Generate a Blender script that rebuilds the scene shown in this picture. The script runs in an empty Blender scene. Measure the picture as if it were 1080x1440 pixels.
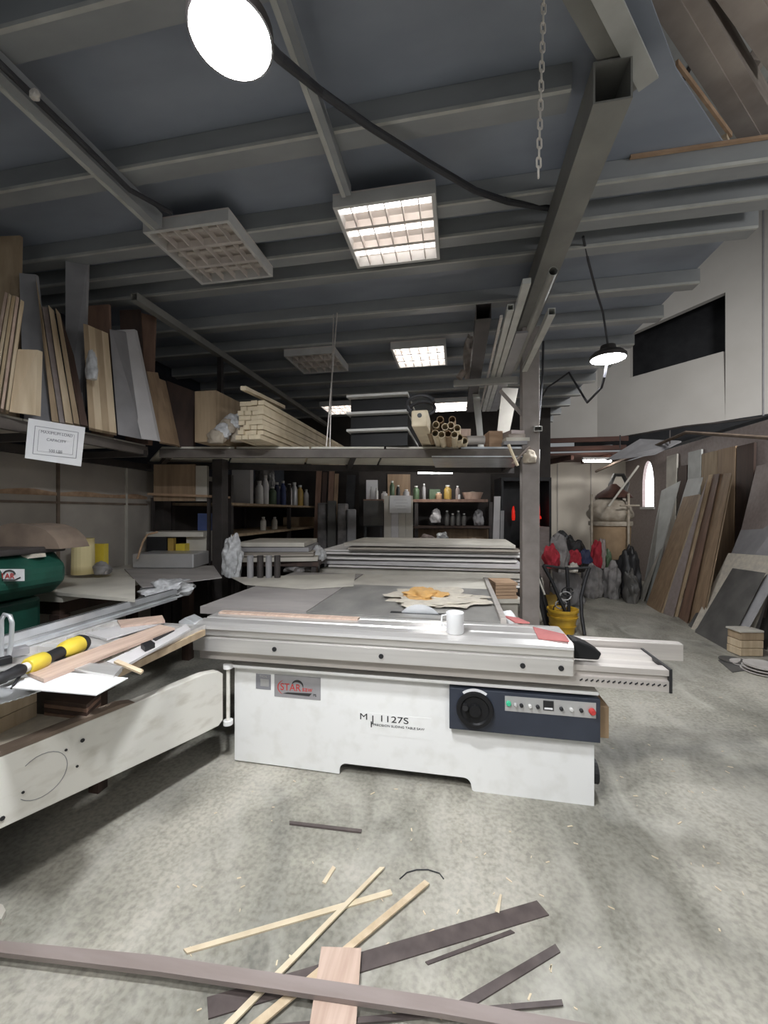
import bpy, bmesh, math, random
from mathutils import Vector, Matrix, noise
random.seed(7)
scn = bpy.context.scene
COL = scn.collection
# ---------------------------------------------------------------- camera
TH = math.radians(10.4); CS, SN = math.cos(TH), math.sin(TH)
F, H = 560.0, 1.51
cd = bpy.data.cameras.new('camera'); cam = bpy.data.objects.new('camera', cd); COL.objects.link(cam)
cam.location = (0, 0, H); cam.rotation_euler = (math.radians(90), 0, TH)
cd.sensor_fit = 'VERTICAL'; cd.sensor_height = 36; cd.lens = 36 * F / 1440; cd.clip_start = .02
scn.camera = cam
# ---------------------------------------------------------------- exposure, world, lights
scn.view_settings.view_transform = 'Standard'; scn.view_settings.look = 'None'
scn.view_settings.gamma = 1; scn.view_settings.exposure = 0.5
LAMP_A = 400.0      # big high-bay lamp in view
LAMP_B = 190.0       # small high-bay lamp on the right
TUBE_E = 30.0
WORLD = 0.16
w = bpy.data.worlds.new('world'); scn.world = w; w.use_nodes = True
w.node_tree.nodes['Background'].inputs[0].default_value = (.93, .97, 1, 1)
w.node_tree.nodes['Background'].inputs[1].default_value = WORLD
def area(name, loc, target, size, power, col=(1, 1, 1)):
    l = bpy.data.lights.new(name, 'AREA'); l.shape = 'RECTANGLE'; l.spread = math.radians(88); l.size, l.size_y = size; l.energy = power; l.color = col
    o = bpy.data.objects.new(name, l); COL.objects.link(o); o.location = loc
    o.rotation_euler = (Vector(target) - Vector(loc)).to_track_quat('-Z', 'Y').to_euler()
    return o
area('fill_light_behind', (1.6, -1.2, 3.3), (1.7, .6, 0), (.5, .5), 14)  # unseen fill added behind the camera, no fitting modelled
area('fill_light_left_behind', (-.9, -.35, 3.2), (-.4, 2.2, .35), (.35, .35), 13)  # added unseen light that brightens the saw front
area('fill_light_right', (3.5, 3.4, 4.3), (4.6, 8.2, 3.0), (.6, .6), 30)  # added off-frame light to brighten the upper right wall
_p = bpy.data.lights.new('fill_light_upper', 'POINT'); _p.energy = 20; _p.shadow_soft_size = .12  # added off-frame point light for the roof timbers
_o = bpy.data.objects.new('fill_light_upper', _p); COL.objects.link(_o); _o.location = (2.6, 1.5, 2.95)

# ---------------------------------------------------------------- image point helpers (photo is 1080x1440)
def W(px, py, d):
    cx = (px - 540) / F * d
    return Vector((cx * CS - d * SN, cx * SN + d * CS, H - (py - 720) / F * d))
def Z(px, py, z): return W(px, py, (H - z) * F / (py - 720))
def PY(px, py, Y): return W(px, py, Y / ((px - 540) / F * SN + CS))
def PX(px, py, X): return W(px, py, X / ((px - 540) / F * CS - SN))
V = Vector

# ---------------------------------------------------------------- materials
def mat(name, c1, c2=None, rough=.6, metal=0, scale=(6, 6, 6), detail=5, lo=.35, hi=.65, bump=0, emit=None, es=0, spec=.5):
    m = bpy.data.materials.new(name); m.use_nodes = True
    nt = m.node_tree; b = nt.nodes['Principled BSDF']
    b.inputs['Roughness'].default_value = rough; b.inputs['Metallic'].default_value = metal
    b.inputs['Specular IOR Level'].default_value = spec
    c2 = c2 or tuple(x * .82 for x in c1)
    tc = nt.nodes.new('ShaderNodeTexCoord'); mp = nt.nodes.new('ShaderNodeMapping')
    mp.inputs['Scale'].default_value = scale
    n = nt.nodes.new('ShaderNodeTexNoise'); n.inputs['Scale'].default_value = 1; n.inputs['Detail'].default_value = detail
    r = nt.nodes.new('ShaderNodeValToRGB')
    r.color_ramp.elements[0].position = lo; r.color_ramp.elements[1].position = hi
    r.color_ramp.elements[0].color = (*c2, 1); r.color_ramp.elements[1].color = (*c1, 1)
    L = nt.links.new
    L(tc.outputs['Object'], mp.inputs['Vector']); L(mp.outputs[0], n.inputs['Vector']); L(n.outputs['Fac'], r.inputs[0])
    L(r.outputs[0], b.inputs['Base Color'])
    if bump:
        bp = nt.nodes.new('ShaderNodeBump'); bp.inputs['Strength'].default_value = bump; bp.inputs['Distance'].default_value = .01
        L(n.outputs['Fac'], bp.inputs['Height']); L(bp.outputs[0], b.inputs['Normal'])
    if emit:
        b.inputs['Emission Color'].default_value = (*emit, 1); b.inputs['Emission Strength'].default_value = es
    return m
def sheet_mat(name, c1, c2, scale, rough=.7, metal=0):        # stacked sheets: horizontal bands
    m = bpy.data.materials.new(name); m.use_nodes = True; nt = m.node_tree; b = nt.nodes['Principled BSDF']
    b.inputs['Roughness'].default_value = rough; b.inputs['Metallic'].default_value = metal
    tc = nt.nodes.new('ShaderNodeTexCoord'); wv = nt.nodes.new('ShaderNodeTexWave'); wv.bands_direction = 'Z'
    wv.inputs['Scale'].default_value = scale; wv.inputs['Distortion'].default_value = .8; wv.inputs['Detail Scale'].default_value = .6
    r = nt.nodes.new('ShaderNodeValToRGB'); r.color_ramp.elements[0].color = (*c2, 1); r.color_ramp.elements[1].color = (*c1, 1)
    r.color_ramp.elements[0].position = .1; r.color_ramp.elements[1].position = .45
    nt.links.new(tc.outputs['Object'], wv.inputs['Vector']); nt.links.new(wv.outputs['Fac'], r.inputs[0]); nt.links.new(r.outputs[0], b.inputs['Base Color'])
    return m
def floor_mat():
    m = bpy.data.materials.new('stained_concrete'); m.use_nodes = True; nt = m.node_tree; b = nt.nodes['Principled BSDF']; L = nt.links.new
    tc = nt.nodes.new('ShaderNodeTexCoord')
    def nz(sc, det, dist=0, vec=None):
        n = nt.nodes.new('ShaderNodeTexNoise'); n.inputs['Scale'].default_value = sc; n.inputs['Detail'].default_value = det
        n.inputs['Distortion'].default_value = dist; L(vec or tc.outputs['Object'], n.inputs['Vector']); return n.outputs['Fac']
    def ramp(fac, stops):
        r = nt.nodes.new('ShaderNodeValToRGB'); el = r.color_ramp.elements
        el[0].position, el[0].color = stops[0][0], (*stops[0][1], 1); el[1].position, el[1].color = stops[-1][0], (*stops[-1][1], 1)
        for p, c in stops[1:-1]:
            e = el.new(p); e.color = (*c, 1)
        L(fac, r.inputs[0]); return r.outputs[0]
    def mix(f, a, c, mode='MIX'):
        x = nt.nodes.new('ShaderNodeMix'); x.data_type = 'RGBA'; x.blend_type = mode
        if isinstance(f, float): x.inputs[0].default_value = f
        else: L(f, x.inputs[0])
        L(a, x.inputs[6]); L(c, x.inputs[7]); return x.outputs[2]
    base = ramp(nz(1.1, 6, .6), [(.3, (.20, .195, .165)), (.5, (.345, .33, .28)), (.7, (.50, .475, .405))])
    fine = ramp(nz(48, 12, .15), [(.30, (.58, .58, .58)), (.60, (.98, .98, .98)), (.75, (1.0, 1.0, 1.0))])
    c = mix(.85, base, fine, 'MULTIPLY')
    mp = nt.nodes.new('ShaderNodeMapping'); mp.inputs['Scale'].default_value = (1.6, .8, 1); mp.inputs['Rotation'].default_value = (0, 0, .9)
    L(tc.outputs['Object'], mp.inputs['Vector'])
    st = ramp(nz(2.2, 7, 1.2, mp.outputs[0]), [(.46, (0, 0, 0)), (.68, (1, 1, 1))])
    lt = nt.nodes.new('ShaderNodeRGB'); lt.outputs[0].default_value = (.56, .54, .48, 1)
    gm = nt.nodes.new('ShaderNodeMath'); gm.operation = 'MULTIPLY'; gm.inputs[1].default_value = .42; L(st, gm.inputs[0])
    c = mix(gm.outputs[0], c, lt.outputs[0])
    dk = ramp(nz(.75, 4, 1.0), [(.56, (1, 1, 1)), (.66, (.62, .63, .66))])
    c = mix(.8, c, dk, 'MULTIPLY')
    L(c, b.inputs['Base Color'])
    rr = ramp(nz(2.0, 5, .5), [(.35, (.42, .42, .42)), (.65, (.75, .75, .75))]); L(rr, b.inputs['Roughness'])
    bp = nt.nodes.new('ShaderNodeBump'); bp.inputs['Strength'].default_value = .15; bp.inputs['Distance'].default_value = .004
    L(nz(30, 6), bp.inputs['Height']); L(bp.outputs[0], b.inputs['Normal'])
    return m
M = {
 'floor': floor_mat(),
 'deck': mat('blue_grey_deck_paint', (.31, .34, .395), (.24, .265, .315), .45, 0, (1.2, 3, 3)),
 'purlin': mat('grey_purlin_paint', (.34, .35, .355), (.27, .28, .285), .45, 0, (2, 5, 5)),
 'beam': mat('grey_beam_paint', (.29, .285, .26), (.22, .215, .20), .5, 0, (4, 4, 4)),
 'edge': mat('pale_edge_paint', (.55, .55, .52), (.44, .44, .41), .5),
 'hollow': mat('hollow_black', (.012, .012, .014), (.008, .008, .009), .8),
 'wall_l': mat('stained_cream_panel', (.44, .40, .35), (.33, .30, .265), .7, 0, (2, 2, 2)),
 'wall_dark': mat('dark_upper_wall', (.035, .04, .055), (.025, .028, .04), .8),
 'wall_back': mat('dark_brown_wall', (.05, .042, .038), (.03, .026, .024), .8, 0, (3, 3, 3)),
 'wall_white': mat('cream_board_wall', (.62, .57, .48), (.54, .49, .41), .7, 0, (2, 2, 1)),
 'fascia': mat('off_white_fascia', (.52, .495, .46), (.47, .445, .41), .75, 0, (1.2, 1.2, 1.2)),
 'redwood': mat('dark_red_timber', (.09, .035, .022), (.05, .02, .014), .7, 0, (2, 8, 8)),
 'black': mat('black', (.02, .02, .022), (.012, .012, .014), .5),
 'blackgloss': mat('black_gloss', (.013, .013, .014), (.009, .009, .010), .5, spec=.25),
 'darksteel': mat('dark_brown_steel', (.07, .06, .058), (.045, .04, .038), .55, .3),
 'rail': mat('grey_brown_rail', (.30, .265, .245), (.22, .195, .18), .55, 0),
 'alu': mat('brushed_aluminium', (.80, .78, .76), (.70, .68, .66), .30, .62, (1, 30, 30)),
 'alu2': mat('dull_aluminium', (.64, .60, .56), (.54, .50, .47), .42, .4, (1, 30, 30)),
 'steel': mat('bright_steel', (.72, .74, .76), (.58, .60, .62), .28, .6, (8, 8, 8)),
 'white': mat('saw_white_paint', (.80, .80, .79), (.72, .715, .69), .45, 0, (9, 9, 9), lo=.25, hi=.5),
 'armwhite': mat('worn_white_paint', (.74, .72, .66), (.60, .57, .50), .5, 0, (7, 7, 16), lo=.3, hi=.5),
 'navy': mat('navy_panel', (.035, .042, .06), (.025, .03, .045), .4),
 'silverplate': mat('silver_plate', (.55, .54, .54), (.5, .5, .5), .35, .5),
 'tabletop': mat('cast_iron_table', (.34, .33, .31), (.20, .195, .185), .4, .2, (5, 3, 3), lo=.3, hi=.7),
 'dusty': mat('dusty_pale_sheet', (.60, .57, .50), (.46, .43, .38), .6, 0, (3, 3, 3)),
 'greysheet': mat('grey_brown_sheet', (.36, .335, .32), (.27, .25, .24), .5, 0, (2, 6, 6)),
 'sawdust': mat('orange_sawdust', (.62, .36, .12), (.5, .30, .12), .9, 0, (20, 20, 20)),
 'palesaw': mat('pale_sawdust', (.58, .53, .44), (.46, .42, .36), .95, 0, (20, 20, 20)),
 'pine': mat('pale_pine', (.66, .54, .38), (.52, .40, .26), .65, 0, (20, 20, 2)),
 'pinedark': mat('dark_pine', (.46, .35, .23), (.34, .25, .16), .65, 0, (18, 18, 2)),  # darker pine tone for boards and shelves
 'batten': mat('cream_batten', (.74, .64, .47), (.60, .50, .35), .65, 0, (8, 8, 8)),
 'brownply': mat('brown_plywood', (.38, .265, .165), (.26, .175, .11), .6, 0, (22, 22, 1.5)),
 'redply': mat('red_brown_veneer', (.28, .17, .12), (.18, .105, .075), .55, 0, (14, 14, 1.2)),
 'walnut': mat('dark_walnut_strip', (.12, .095, .09), (.07, .055, .053), .5, 0, (12, 12, 12)),
 'pinkoak': mat('pink_oak_strip', (.58, .44, .36), (.46, .33, .26), .55, 0, (40, 3, 10)),
 'mauve': mat('mauve_brown_laminate', (.30, .25, .235), (.25, .205, .19), .5, 0, (3, 20, 20)),
 'whiteboard': mat('white_laminate', (.60, .58, .58), (.54, .52, .52), .45),
 'greyboard': mat('grey_laminate', (.33, .32, .33), (.27, .265, .27), .5),
 'darkboard': mat('dark_grey_dusty_board', (.125, .12, .112), (.075, .072, .068), .6, 0, (4, 4, 4)),
 'darkbrown': mat('dark_brown_board', (.085, .05, .038), (.05, .032, .026), .6, 0, (10, 10, 1.5)),
 'paleblue': mat('pale_grey_panel', (.50, .51, .49), (.42, .43, .41), .5),
 'card': mat('brown_cardboard', (.36, .25, .15), (.29, .20, .12), .8),
 'paper': mat('white_paper', (.80, .80, .80), (.74, .74, .75), .7),
 'ink': mat('black_ink', (.03, .03, .03), (.03, .03, .03), .7),
 'inkgrey': mat('grey_ink', (.22, .22, .24), (.22, .22, .24), .7),
 'red': mat('red_paint', (.55, .05, .045), (.45, .04, .035), .4),
 'redcloth': mat('red_cloth', (.42, .025, .045), (.30, .02, .03), .85),
 'pinkpad': mat('faded_red_pad', (.50, .16, .15), (.40, .12, .12), .7),
 'green': mat('green_machine_paint', (.012, .085, .058), (.008, .05, .036), .45),
 'greenbtn': mat('green_button', (.05, .55, .30), (.04, .45, .25), .3),
 'yellow': mat('yellow_plastic', (.72, .56, .06), (.62, .47, .05), .35),
 'bucket': mat('amber_bucket', (.62, .38, .03), (.5, .30, .03), .4),
 'tarp': mat('dusty_brown_cloth', (.22, .165, .125), (.14, .105, .08), .9, 0, (7, 7, 7)),
 'blue': mat('blue_box', (.08, .12, .30), (.06, .09, .22), .5),
 'greycloth': mat('grey_cloth', (.30, .285, .275), (.15, .14, .14), .85, 0, (8, 8, 8)),
 'palecloth': mat('pale_sack', (.50, .44, .36), (.32, .27, .21), .85, 0, (7, 7, 7)),
 'blackcloth': mat('black_bag', (.025, .024, .026), (.015, .015, .016), .5, 0, (8, 8, 8)),
 'bluecloth': mat('dark_blue_cloth', (.03, .04, .10), (.02, .025, .06), .7),
 'plastic': mat('crumpled_clear_film', (.62, .63, .64), (.40, .40, .41), .18, 0, (22, 22, 22)),
 'strip': sheet_mat('yellow_strip_bundle', (.72, .62, .34), (.52, .42, .20), 1),
 'sheets': sheet_mat('stacked_white_sheets', (.78, .76, .73), (.20, .19, .18), 9),
 'sheetsdim': sheet_mat('stacked_brown_sheets', (.40, .36, .31), (.14, .12, .10), 10),
 'timber': mat('weathered_timber', (.40, .345, .30), (.24, .20, .175), .8, 0, (3, 3, 18)),
 'rawwood': mat('raw_wood_edge', (.46, .31, .20), (.33, .21, .13), .7, 0, (5, 20, 20)),
 'zinc': mat('zinc_chain', (.80, .75, .68), (.66, .61, .56), .4, .1),
 'cable': mat('dark_cable', (.045, .045, .05), (.03, .03, .035), .5),
 'whitepaint': mat('white_fitting', (.66, .65, .63), (.58, .57, .55), .5),
 'reflector': mat('louvre_reflector', (.78, .72, .67), (.66, .60, .56), .3, .15),
 'lens': mat('lamp_lens', (.9, .9, .9), (.9, .9, .9), .4, emit=(.93, .96, 1.0), es=LAMP_A),
 'lens2': mat('lamp_lens_small', (.9, .9, .9), (.9, .9, .9), .4, emit=(.95, .97, 1.0), es=LAMP_B),
 'tube_off': mat('unlit_tube', (.62, .57, .52), (.6, .55, .5), .3),
 'tube_reflect_glow': mat('reflection_glow_tube', (.8, .8, .8), (.8, .8, .8), .3, emit=(1, .97, .95), es=3.8),  # weak glow added in place of the big lamp's reflection
 'tube_on': mat('lit_tube', (.8, .8, .8), (.8, .8, .8), .3, emit=(1, .98, .95), es=TUBE_E),
 'tube_mid': mat('bright_tube', (.8, .8, .8), (.8, .8, .8), .3, emit=(1, .98, .96), es=7),
 'redglow': mat('red_lamp_glass', (.6, .02, .01), (.6, .02, .01), .3, emit=(1, .03, .015), es=.3),
 'window': mat('bright_window_pane', (.9, .9, .9), (.9, .9, .9), .3, emit=(.96, .93, 1), es=2.4),
 'loftrail': mat('dark_loft_rail', (.15, .13, .115), (.10, .085, .075), .6),
 'pale': mat('pale_cream_underside', (.80, .77, .68), (.68, .65, .56), .6, 0, (3, 3, 3)),
 'amber': mat('amber_jar', (.45, .30, .08), (.36, .24, .06), .3),
 'greenjar': mat('dull_green_jar', (.10, .16, .09), (.07, .11, .06), .4),
 'concreteplate': mat('pale_disc', (.58, .55, .52), (.48, .45, .42), .6),
}

# ---------------------------------------------------------------- mesh builder
class MB:
    def __init__(s): s.bm = bmesh.new()
    def box(s, c, size, rot=None):
        r = bmesh.ops.create_cube(s.bm, size=1)
        m = Matrix.Translation(V(c)) @ (rot.to_4x4() if rot else Matrix()) @ Matrix.Diagonal((*size, 1))
        bmesh.ops.transform(s.bm, matrix=m, verts=r['verts']); return s
    def b2(s, lo, hi):
        return s.box([(a + b) / 2 for a, b in zip(lo, hi)], [abs(b - a) for a, b in zip(lo, hi)])
    def prism(s, pts, ext):
        ext = V(ext); a = [s.bm.verts.new(p) for p in pts]; b = [s.bm.verts.new(V(p) + ext) for p in pts]
        n = len(pts); s.bm.faces.new(a); s.bm.faces.new(b[::-1])
        for i in range(n): s.bm.faces.new((a[i], b[i], b[(i + 1) % n], a[(i + 1) % n]))
        return s
    def cyl(s, p0, p1, r0, r1=None, seg=16):
        p0, p1 = V(p0), V(p1); r1 = r0 if r1 is None else r1; d = p1 - p0
        r = bmesh.ops.create_cone(s.bm, cap_ends=True, segments=seg, radius1=r0, radius2=r1, depth=d.length)
        m = Matrix.Translation((p0 + p1) / 2) @ d.to_track_quat('Z', 'Y').to_matrix().to_4x4()
        bmesh.ops.transform(s.bm, matrix=m, verts=r['verts']); return s
    def tube(s, pts, r, seg=8, closed=False):
        pts = [V(p) for p in pts]; rings = []; n = len(pts); up = None
        for i, p in enumerate(pts):
            a = pts[(i - 1) % n] if (closed or i) else p; b = pts[(i + 1) % n] if (closed or i < n - 1) else p
            t = (b - a).normalized()
            if up is None: up = t.orthogonal().normalized()
            up = (up - t * up.dot(t)).normalized(); sd = t.cross(up)
            rr = r[i] if isinstance(r, (list, tuple)) else r
            rings.append([s.bm.verts.new(p + (up * math.cos(k * 2 * math.pi / seg) + sd * math.sin(k * 2 * math.pi / seg)) * rr) for k in range(seg)])
        for i in range(n if closed else n - 1):
            A, B = rings[i], rings[(i + 1) % n]
            for k in range(seg): s.bm.faces.new((A[k], A[(k + 1) % seg], B[(k + 1) % seg], B[k]))
        if not closed: s.bm.faces.new(rings[0][::-1]); s.bm.faces.new(rings[-1])
        return s
    def hollow(s, p0, p1, w, h, t=.006, depth=.25):     # rectangular tube, open at the p0 end
        p0, p1 = V(p0), V(p1); d = (p1 - p0).normalized(); side = d.cross(V((0, 0, 1))).normalized(); up = side.cross(d)
        def ring(p, a, b): return [s.bm.verts.new(p + side * x * a / 2 + up * y * b / 2) for x, y in ((-1, -1), (1, -1), (1, 1), (-1, 1))]
        o0, o1, i0, i1 = ring(p0, w, h), ring(p1, w, h), ring(p0, w - 2 * t, h - 2 * t), ring(p0 + d * depth, w - 2 * t, h - 2 * t)
        for k in range(4):
            j = (k + 1) % 4
            s.bm.faces.new((o0[k], o1[k], o1[j], o0[j])); s.bm.faces.new((o0[k], o0[j], i0[j], i0[k])); s.bm.faces.new((i0[k], i0[j], i1[j], i1[k]))
        s.bm.faces.new(i1); s.bm.faces.new(o1[::-1]); return s
    def pipe(s, p0, p1, r, t=.004, seg=14, depth=.15):  # round tube, open at the p0 end
        p0, p1 = V(p0), V(p1); d = (p1 - p0).normalized(); a = d.orthogonal().normalized(); b = d.cross(a)
        def ring(p, q): return [s.bm.verts.new(p + (a * math.cos(k * 2 * math.pi / seg) + b * math.sin(k * 2 * math.pi / seg)) * q) for k in range(seg)]
        o0, o1, i0, i1 = ring(p0, r), ring(p1, r), ring(p0, r - t), ring(p0 + d * depth, r - t)
        for k in range(seg):
            j = (k + 1) % seg
            s.bm.faces.new((o0[k], o1[k], o1[j], o0[j])); s.bm.faces.new((o0[k], o0[j], i0[j], i0[k])); s.bm.faces.new((i0[k], i0[j], i1[j], i1[k]))
        s.bm.faces.new(i1); s.bm.faces.new(o1[::-1]); return s
    def lathe(s, prof, c, seg=24, rot=None):
        c = V(c); rings = []
        for r, z in prof:
            ring = []
            for k in range(seg):
                p = V((r * math.cos(2 * math.pi * k / seg), r * math.sin(2 * math.pi * k / seg), z))
                ring.append(s.bm.verts.new(c + (rot @ p if rot else p)))
            rings.append(ring)
        for A, B in zip(rings, rings[1:]):
            for k in range(seg): s.bm.faces.new((A[k], A[(k + 1) % seg], B[(k + 1) % seg], B[k]))
        s.bm.faces.new(rings[0][::-1]); s.bm.faces.new(rings[-1]); return s
    def lump(s, c, size, amp=.15, freq=2.0, sub=3, seed=0, flat=True):
        r = bmesh.ops.create_icosphere(s.bm, subdivisions=sub, radius=1)
        for v in r['verts']:
            n = noise.noise(v.co * freq + V((seed * 7.1, seed * 3.3, seed))); q = v.co * (1 + amp * 2 * n)
            n2 = noise.noise(v.co * freq * 3 + V((seed, 5, 9))); q = q * (1 + amp * .6 * n2)
            if flat and q.z < -.6: q.z = -.6
            v.co = V(c) + V((q.x * size[0] / 2, q.y * size[1] / 2, (q.z + .6) * size[2] / 1.6))
        return s
    def grid(s, corners, nx, ny, fn):                    # bilinear sheet with thickness zero, offset by fn(u,v)
        a, b, c, d = [V(p) for p in corners]; vs = []
        for j in range(ny + 1):
            row = []
            for i in range(nx + 1):
                u, v_ = i / nx, j / ny
                p = (a * (1 - u) + b * u) * (1 - v_) + (d * (1 - u) + c * u) * v_
                row.append(s.bm.verts.new(p + fn(u, v_)))
            vs.append(row)
        for j in range(ny):
            for i in range(nx): s.bm.faces.new((vs[j][i], vs[j][i + 1], vs[j + 1][i + 1], vs[j + 1][i]))
        return s
    def build(s, name, m, parent=None, smooth=None, bevel=0, base=None):
        bm = s.bm; bmesh.ops.recalc_face_normals(bm, faces=bm.faces)
        xs = [v.co.copy() for v in bm.verts]
        lo = V((min(p[i] for p in xs) for i in range(3))); hi = V((max(p[i] for p in xs) for i in range(3)))
        base = V(base) if base is not None else V(((lo.x + hi.x) / 2, (lo.y + hi.y) / 2, lo.z))
        bmesh.ops.translate(bm, verts=bm.verts, vec=-base)
        me = bpy.data.meshes.new(name); bm.to_mesh(me); bm.free()
        if smooth:
            for p in me.polygons: p.use_smooth = True
            me.set_sharp_from_angle(angle=math.radians(smooth))
        me.materials.append(M[m] if isinstance(m, str) else m)
        o = bpy.data.objects.new(name, me); COL.objects.link(o)
        if parent:
            o.parent = parent; pb = V(parent.get('_b', (0, 0, 0))); o.location = base - pb
        else: o.location = base
        o['_b'] = tuple(base)
        if bevel:
            md = o.modifiers.new('bevel', 'BEVEL'); md.width = bevel; md.segments = 2; md.limit_method = 'ANGLE'
        return o
def tag(o, label, cat, group=None):
    o['label'] = label; o['category'] = cat
    if group: o['group'] = group
    return o
def T(name, label, cat, base, group=None):
    o = bpy.data.objects.new(name, None); COL.objects.link(o); o.empty_display_size = .05
    o.location = base; o['_b'] = tuple(base); return tag(o, label, cat, group)
def one(name, label, cat, mb, m, group=None, **k): return tag(mb.build(name, m, **k), label, cat, group)
def st(name, mb, m, **k):
    o = mb.build(name, m, **k); o['kind'] = 'structure'; return o
def text(name, body, m, loc, h, rot, parent, depth=.0008, squeeze=1.0, align='CENTER'):
    cu = bpy.data.curves.new('t', 'FONT'); cu.body = body; cu.size = h * 1.38; cu.extrude = depth; cu.align_x = align; cu.align_y = 'CENTER'
    t = bpy.data.objects.new('t', cu); COL.objects.link(t)
    dg = bpy.context.evaluated_depsgraph_get(); me = bpy.data.meshes.new_from_object(t.evaluated_get(dg))
    bpy.data.objects.remove(t); bpy.data.curves.remove(cu)
    me.transform(Matrix.Diagonal((squeeze, 1, 1, 1))); me.transform(rot.to_4x4())
    me.materials.clear(); me.materials.append(M[m]); me.name = name
    o = bpy.data.objects.new(name, me); COL.objects.link(o); o.parent = parent
    o.location = V(loc) - V(parent['_b']); o['_b'] = tuple(loc); return o
R_FRONT = Matrix.Rotation(math.radians(90), 3, 'X')       # text facing -Y
ORD = ['first', 'second', 'third', 'fourth', 'fifth', 'sixth', 'seventh', 'eighth', 'ninth', 'tenth', 'eleventh', 'twelfth', 'thirteenth', 'fourteenth', 'fifteenth']
def leanboard(name, label, cat, q, zb, m, lean=.1, ext=(0, .02, 0), group=None, d=None):
    """q = bottom-left, bottom-right, top-right, top-left as seen in the photo; stands on height zb."""
    bl, br = (Z(*q[0], zb), Z(*q[1], zb)) if d is None else (W(*q[0], d), W(*q[1], d))
    dep = lambda p: -p.x * SN + p.y * CS
    tr, tl = W(*q[2], dep(br) + lean), W(*q[3], dep(bl) + lean)
    if isinstance(ext, float):                            # edge-on boards: run back along the line they are seen on
        e_ = (bl + br) / 2; e_.z = 0; ext = e_.normalized() * ext
    return one(name, label, cat, MB().prism([bl, br, tr, tl], ext), m, group)
# ================================================================ SETTING
st('floor', MB().b2((-4.2, -3, -.1), (6.5, 11.2, 0)), 'floor')
dk = [(-3.9, -1.5), (.3, -1.5), (.35, 1.2), (.74, 1.71), (.97, 2.0), (1.41, 2.44), (1.93, 2.46), (1.93, 9.3), (-3.9, 9.3)]
st('ceiling', MB().prism([V((x, y, 3.5)) for x, y in dk], (0, 0, .012)), 'deck')
st('wall_left', MB().b2((-3.6, -1.5, 0), (-3.5, 8, 2.02)), 'wall_l')
st('wall_left_upper', MB().b2((-4.0, -1.5, 2.02), (-3.9, 9.3, 3.5)), 'wall_dark')
st('trim_1', MB().b2((-3.9, -1.5, 2.02), (-3.5, 8, 2.05)), 'wall_dark')
tr = MB()
pts = []
for i in range(41):
    y = 1.0 + i * 3.0 / 40; pts.append((y, 1.695 + .012 * math.sin(i * .9) + .014 * (noise.noise(V((i * .35, 2, 1))))))
tr.prism([V((-3.492, y, z)) for y, z in pts] + [V((-3.492, y, 1.655)) for y, z in pts[::-1]], (-.02, 0, 0))
st('trim_2', tr, 'rawwood')
for i, px in enumerate((82, 178)):
    p = PX(px, 700, -3.49); st('trim_%d' % (3 + i), MB().b2((-3.5, p.y - .012, .8), (-3.485, p.y + .012, 2.02)), 'tarp' if i == 0 else 'dusty')
st('trim_5', MB().b2((-3.5, 1.0, 1.585), (-3.488, 4.0, 1.605)), 'tarp')
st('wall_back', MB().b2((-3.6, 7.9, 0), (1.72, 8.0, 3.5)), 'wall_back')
st('wall_back_right', MB().b2((1.72, 10.5, 0), (4.1, 10.6, 2.75)), 'wall_white')
for i, x in enumerate((2.45, 3.22)):
    st('trim_%d' % (6 + i), MB().b2((x - .012, 10.485, 0), (x + .012, 10.5, 2.7)), 'wall_l')
# right wall with arched opening
wr = MB()
y0, y1, zb, zt = 9.1, 9.62, 1.62, 2.05
arc = [(y1 - (y1 - y0) * (.5 - .5 * math.cos(math.pi * k / 12)), zt + .55 * math.sin(math.pi * k / 12)) for k in range(13)]
wr.b2((4.0, 2.5, 0), (4.1, y0, 2.72)); wr.b2((4.0, y1, 0), (4.1, 10.6, 2.72)); wr.b2((4.0, y0, 0), (4.1, y1, zb))
wr.prism([V((4.0, y1, 2.72)), V((4.0, y1, zt))] + [V((4.0, y, z)) for y, z in arc[1:-1]] + [V((4.0, y0, zt)), V((4.0, y0, 2.72))], (.1, 0, 0))
st('wall_right', wr, 'mauve')
wn = T('window_1', 'bright arched window in the far right wall', 'window', (4.0, (y0 + y1) / 2, zb)); wn['kind'] = 'structure'
MB().prism([V((4.06, y0, zb)), V((4.06, y1, zb)), V((4.06, y1, zt))] + [V((4.06, y, z)) for y, z in arc[1:-1]] + [V((4.06, y0, zt))], (.01, 0, 0)).build('pane', 'window', wn)
MB().b2((3.97, y0 - .05, zb - .05), (4.06, y1 + .05, zb)).build('sill', 'whitepaint', wn)
# upper white wall (fascia) on the right with its dark opening
P0 = W(840, 614, 9.3); P1 = W(1075, 582, 6.85); dirv = (P1 - P0); dirv.z = 0; P2 = P0 + dirv * 1.6
zf = 3.17
def fpt(px, py):     # photo point on the oblique wall plane
    nrm = V((dirv.y, -dirv.x, 0)); a = W(px, py, 1) - V((0, 0, H)); t = nrm.dot(P0 - V((0, 0, H))) / nrm.dot(a)
    return V((0, 0, H)) + a * t
hole = [fpt(886, 470), fpt(1020, 411), fpt(1017, 494), fpt(886, 531)]
top = 7.2
back = V((dirv.y, -dirv.x, 0)).normalized()
if back.y < 0: back = -back
e = back * .12
q = lambda p, z: V((p.x, p.y, z))
fw = MB()
fw.prism([q(P0, zf), q(hole[0], zf), q(hole[0], top), q(P0, top)], e)
fw.prism([q(hole[1], zf), q(P2, zf), q(P2, top), q(hole[1], top)], e)
fw.prism([q(hole[0], zf), q(hole[1], zf), hole[2], hole[3]], e)
fw.prism([hole[0], hole[1], q(hole[1], top), q(hole[0], top)], e)
st('wall_right_upper', fw, 'fascia')
st('wall_back_upper', MB().b2((.2, P0.y, zf), (P0.x, P0.y + .12, top)), 'fascia')
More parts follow.
